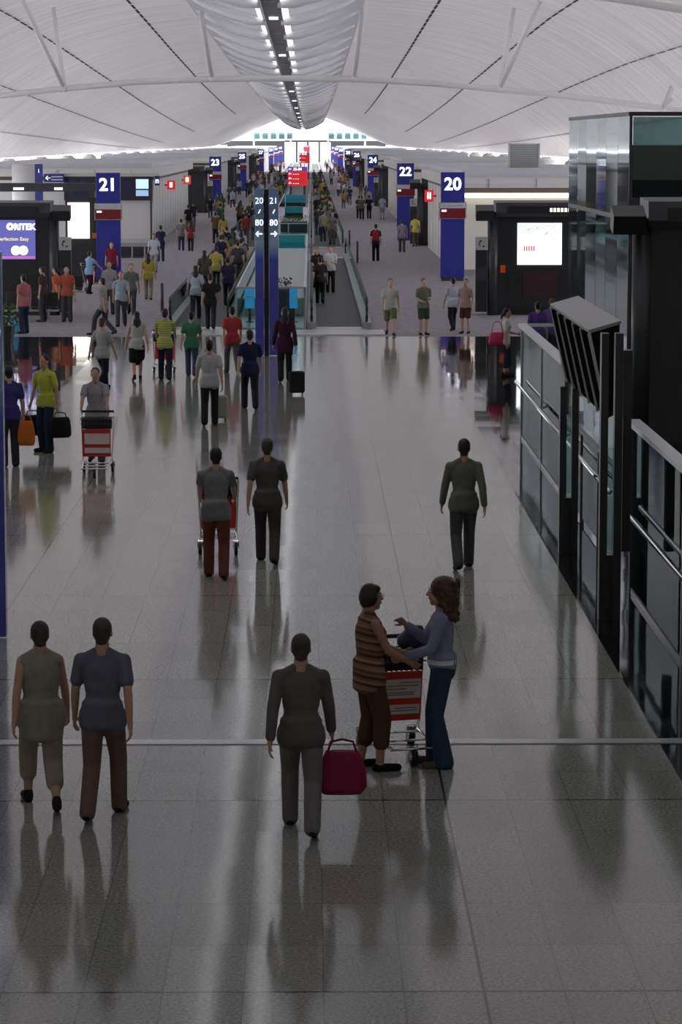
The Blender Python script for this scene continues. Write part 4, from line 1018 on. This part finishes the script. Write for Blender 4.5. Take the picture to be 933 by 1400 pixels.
# left lounge group
tr(122, 402, AW - .6, 'woman in light blue top with dark trousers by a trolley at left', kind='push', female=True, top=(.25, .42, .62), bot=(.015, .015, .02), h=1.6); trolley(G(128, 398) , -.9, 'trolley beside the woman in light blue')
tr(137, 385, TO, 'man in black T-shirt left of pillar 21', top=(.02, .02, .02), bot=(.04, .04, .05)); tr(153, 388, TO, 'person in dark red jacket under pillar 21', top=(.22, .02, .03), bot=(.03, .03, .03), h=1.62)
tr(211, 372, TO, 'person in white shirt walking beyond the left lounge', kind='walk', top=(.58, .60, .66), bot=(.3, .3, .32)); tr(203, 410, AW, 'person in yellow and black top near the left walkway', kind='walk', top=(.40, .32, .05), bot=(.25, .22, .18), hair='long')
g = G(34, 456); tr(34, 456, AW + .8, 'person in pink shirt and dark jeans standing at left', top=(.48, .18, .22), bot=(.03, .04, .07), h=1.7); bag((g.x - .30, g.y - .1, .02), 'light blue carrier bag beside the person in pink', cloth((.12, .38, .55)), .3, .18, .42, .1)
for px, py, c, lab, kd in ((60, 440, (.08, .05, .05), 'person in dark brown in the left lounge crowd', 'stand'), (78, 436, (.50, .12, .04), 'person in orange-red top near the left kiosk', 'walk'), (92, 440, (.42, .10, .06), 'person in brick red top right of the orange one', 'stand'), (142, 458, (.30, .28, .28), 'person in grey near the left lounge seats', 'walk'),
        (166, 446, (.33, .40, .46), 'person in pale blue-grey top in the left lounge crowd', 'walk2'), (180, 430, (.16, .16, .14), 'person in dark olive top in the left lounge crowd', 'walk'), (150, 430, (.34, .33, .33), 'person in light grey top behind the lounge crowd', 'stand')):
    tr(px, py, random.choice((0, PI, 1.2)), lab, kind=kd, top=c, bot=(.06, .06, .07))
# planter and seats in the left lounge
def bench(px, py, label, n=4, rz=0):
    g = G(px, py); t = thing('seat_row', label, 'bench', g, rz, 'lounge seats')
    MB().box(-n * .28, n * .28, .2, .26, .30, .36).build('beam', M_steel, t)
    for s in (-1, 1): MB().box(s * n * .2 - .03, s * n * .2 + .03, -.1, .45, 0, .04).box(s * n * .2 - .03, s * n * .2 + .03, .18, .28, .04, .3).build('leg', M_steel, t)
    for i in range(n):
        x = (i - (n - 1) / 2) * .55
        MB().box(x - .25, x + .25, 0, .45, .40, .46).build('seat', M_dark, t, bevel=.02); MB().box(x - .25, x + .25, .43, .49, .46, .88).build('backrest', M_dark, t, bevel=.02)
        MB().box(x - .03, x + .03, .2, .3, .34, .4).build('bracket', M_steel, t)
bench(70, 412, 'row of dark lounge seats at the foot of the left kiosk'); bench(180, 365, 'row of dark lounge seats under the left cabin'); bench(30, 440, 'row of dark lounge seats at the left edge')
g = G(8, 470); t = thing('potted_plant', 'reddish-green potted plant at the left edge', 'plant', g); MB().tube([(0, 0, 0), (0, 0, .5)], [.2, .26], 16).build('pot', M_dark2, t); foliage(t, .35, .6, 260, 4, .45)

# --- larger passers-by on the stone floor
ol = (.10, .105, .085)
tr(634, 778, AW + .05, 'lone walker in olive-grey clothes right of the centre floor joint', kind='walk2', top=(.15, .155, .125), bot=(.08, .08, .08), h=1.74, vox=.010, sleeve='long')
tr(58, 1105, AW + .2, 'walker in sleeveless beige top and beige cropped trousers, left of the pair', kind='walk', female=True, top=(.30, .27, .225), bot=(.33, .28, .22), style='capri', hair='short', h=1.64, vox=.0095, sleeve='none', hem=.12, loose=.02, hairm=mat('hair_g', (.055, .045, .038), .6))
tr(142, 1118, AW - .1, 'walker in slate blue top and maroon trousers, right of the left pair', kind='walk2', top=(.13, .14, .18), bot=(.17, .11, .10), h=1.70, vox=.0095, sleeve='short', hairm=mat('hair_g', (.055, .045, .038), .6))
tr(296, 790, AW, 'walker in grey shirt and dark red trousers, left of the centre pair', kind='push', top=(.20, .20, .205), bot=(.15, .05, .035), h=1.70, vox=.010)
trolley(G(300, 752), 0, 'trolley pushed by the walker in grey shirt')
tr(366, 770, AW, 'walker in dark grey-brown clothes, right of the centre pair', kind='walk', top=(.10, .09, .085), bot=(.06, .05, .045), h=1.72, vox=.010, hairm=mat('hair_g', (.055, .045, .038), .6))
fp = G(412, 1138); tr(412, 1138, AW, 'dark-dressed walker with crimson bag left of the two women', kind='walk', top=(.13, .115, .11), bot=(.19, .165, .165), h=1.68, vox=.0095, sleeve='long', hairm=mat('hair_g', (.055, .045, .038), .6))
bag((fp.x + .33, fp.y + .10, .30), 'crimson bag carried by the dark-dressed walker', cloth((.26, .02, .07)), .40, .2, .34, .1)

# --- distant crowds
PAL = [('white', (.50, .50, .51)), ('black', (.02, .02, .022)), ('grey', (.17, .17, .18)), ('pale blue', (.28, .36, .46)), ('dark red', (.20, .035, .04)), ('navy', (.025, .03, .07)), ('beige', (.30, .26, .20)), ('mustard', (.34, .27, .07)), ('dark green', (.05, .12, .06)), ('brown', (.11, .07, .05)), ('light grey', (.34, .34, .35)), ('charcoal', (.05, .05, .055))]
BOT = [('black', (.02, .02, .025)), ('denim', (.04, .05, .09)), ('brown', (.15, .13, .10)), ('grey', (.12, .12, .13))]
used = set(); random.seed(21); placed = []
def crowd(n, xr, dr, where, z=0, blocks=(), mind=.62):
    c = 0; tries = 0
    while c < n and tries < n * 60:
        tries += 1; D = dr[0] * (dr[1] / dr[0]) ** random.random(); x = random.uniform(*xr)
        if any(a - .6 < D < b + .6 for a, b in blocks): continue
        if any(abs(x - q[0]) < mind and abs(D - q[1]) < .8 for q in placed): continue
        placed.append((x, D)); c += 1
        for _ in range(90):
            nm, col = random.choice(PAL); fem = random.random() < .45; bn, bc = random.choice(BOT); lng = fem and random.random() < .7; kd = random.choice(('walk', 'walk2', 'stand'))
            near = min(signs, key=lambda q: abs(q[2] - D))[0]
            lab = '%s traveller in %s top, %s trousers, %s near pillar %s' % ('long-haired' if lng else 'short-haired', nm, bn, where, near)
            if lab.split(' near ')[0] not in used: break
        used.add(lab.split(' near ')[0])
        person(Vector((x, D, z)), random.choice((0, 0, 0, .3, PI)), lab, kind=kd, top=col, bot=bc,
               female=fem, hair='long' if lng else 'short', h=random.uniform(1.56, 1.78), skin=random.randrange(3), vox=.03, group='far crowd ' + where)
crowd(58, (-7.6, -4.5), (125, 640), 'left of walkways', blocks=((219, 226),))
crowd(34, (2.4, 5.0), (235, 640), 'right of walkways')
crowd(24, (-3.9, -2.75), (110, 235), 'on left walkway', z=.031, blocks=((134, 150),), mind=.5)
crowd(10, (-3.9, -2.75), (257, 398), 'on far left walkway', z=.031)
crowd(22, (.3, 1.32), (152, 238), 'on right walkway', z=.031, mind=.5)
crowd(12, (.3, 1.32), (257, 398), 'on far right walkway', z=.031)
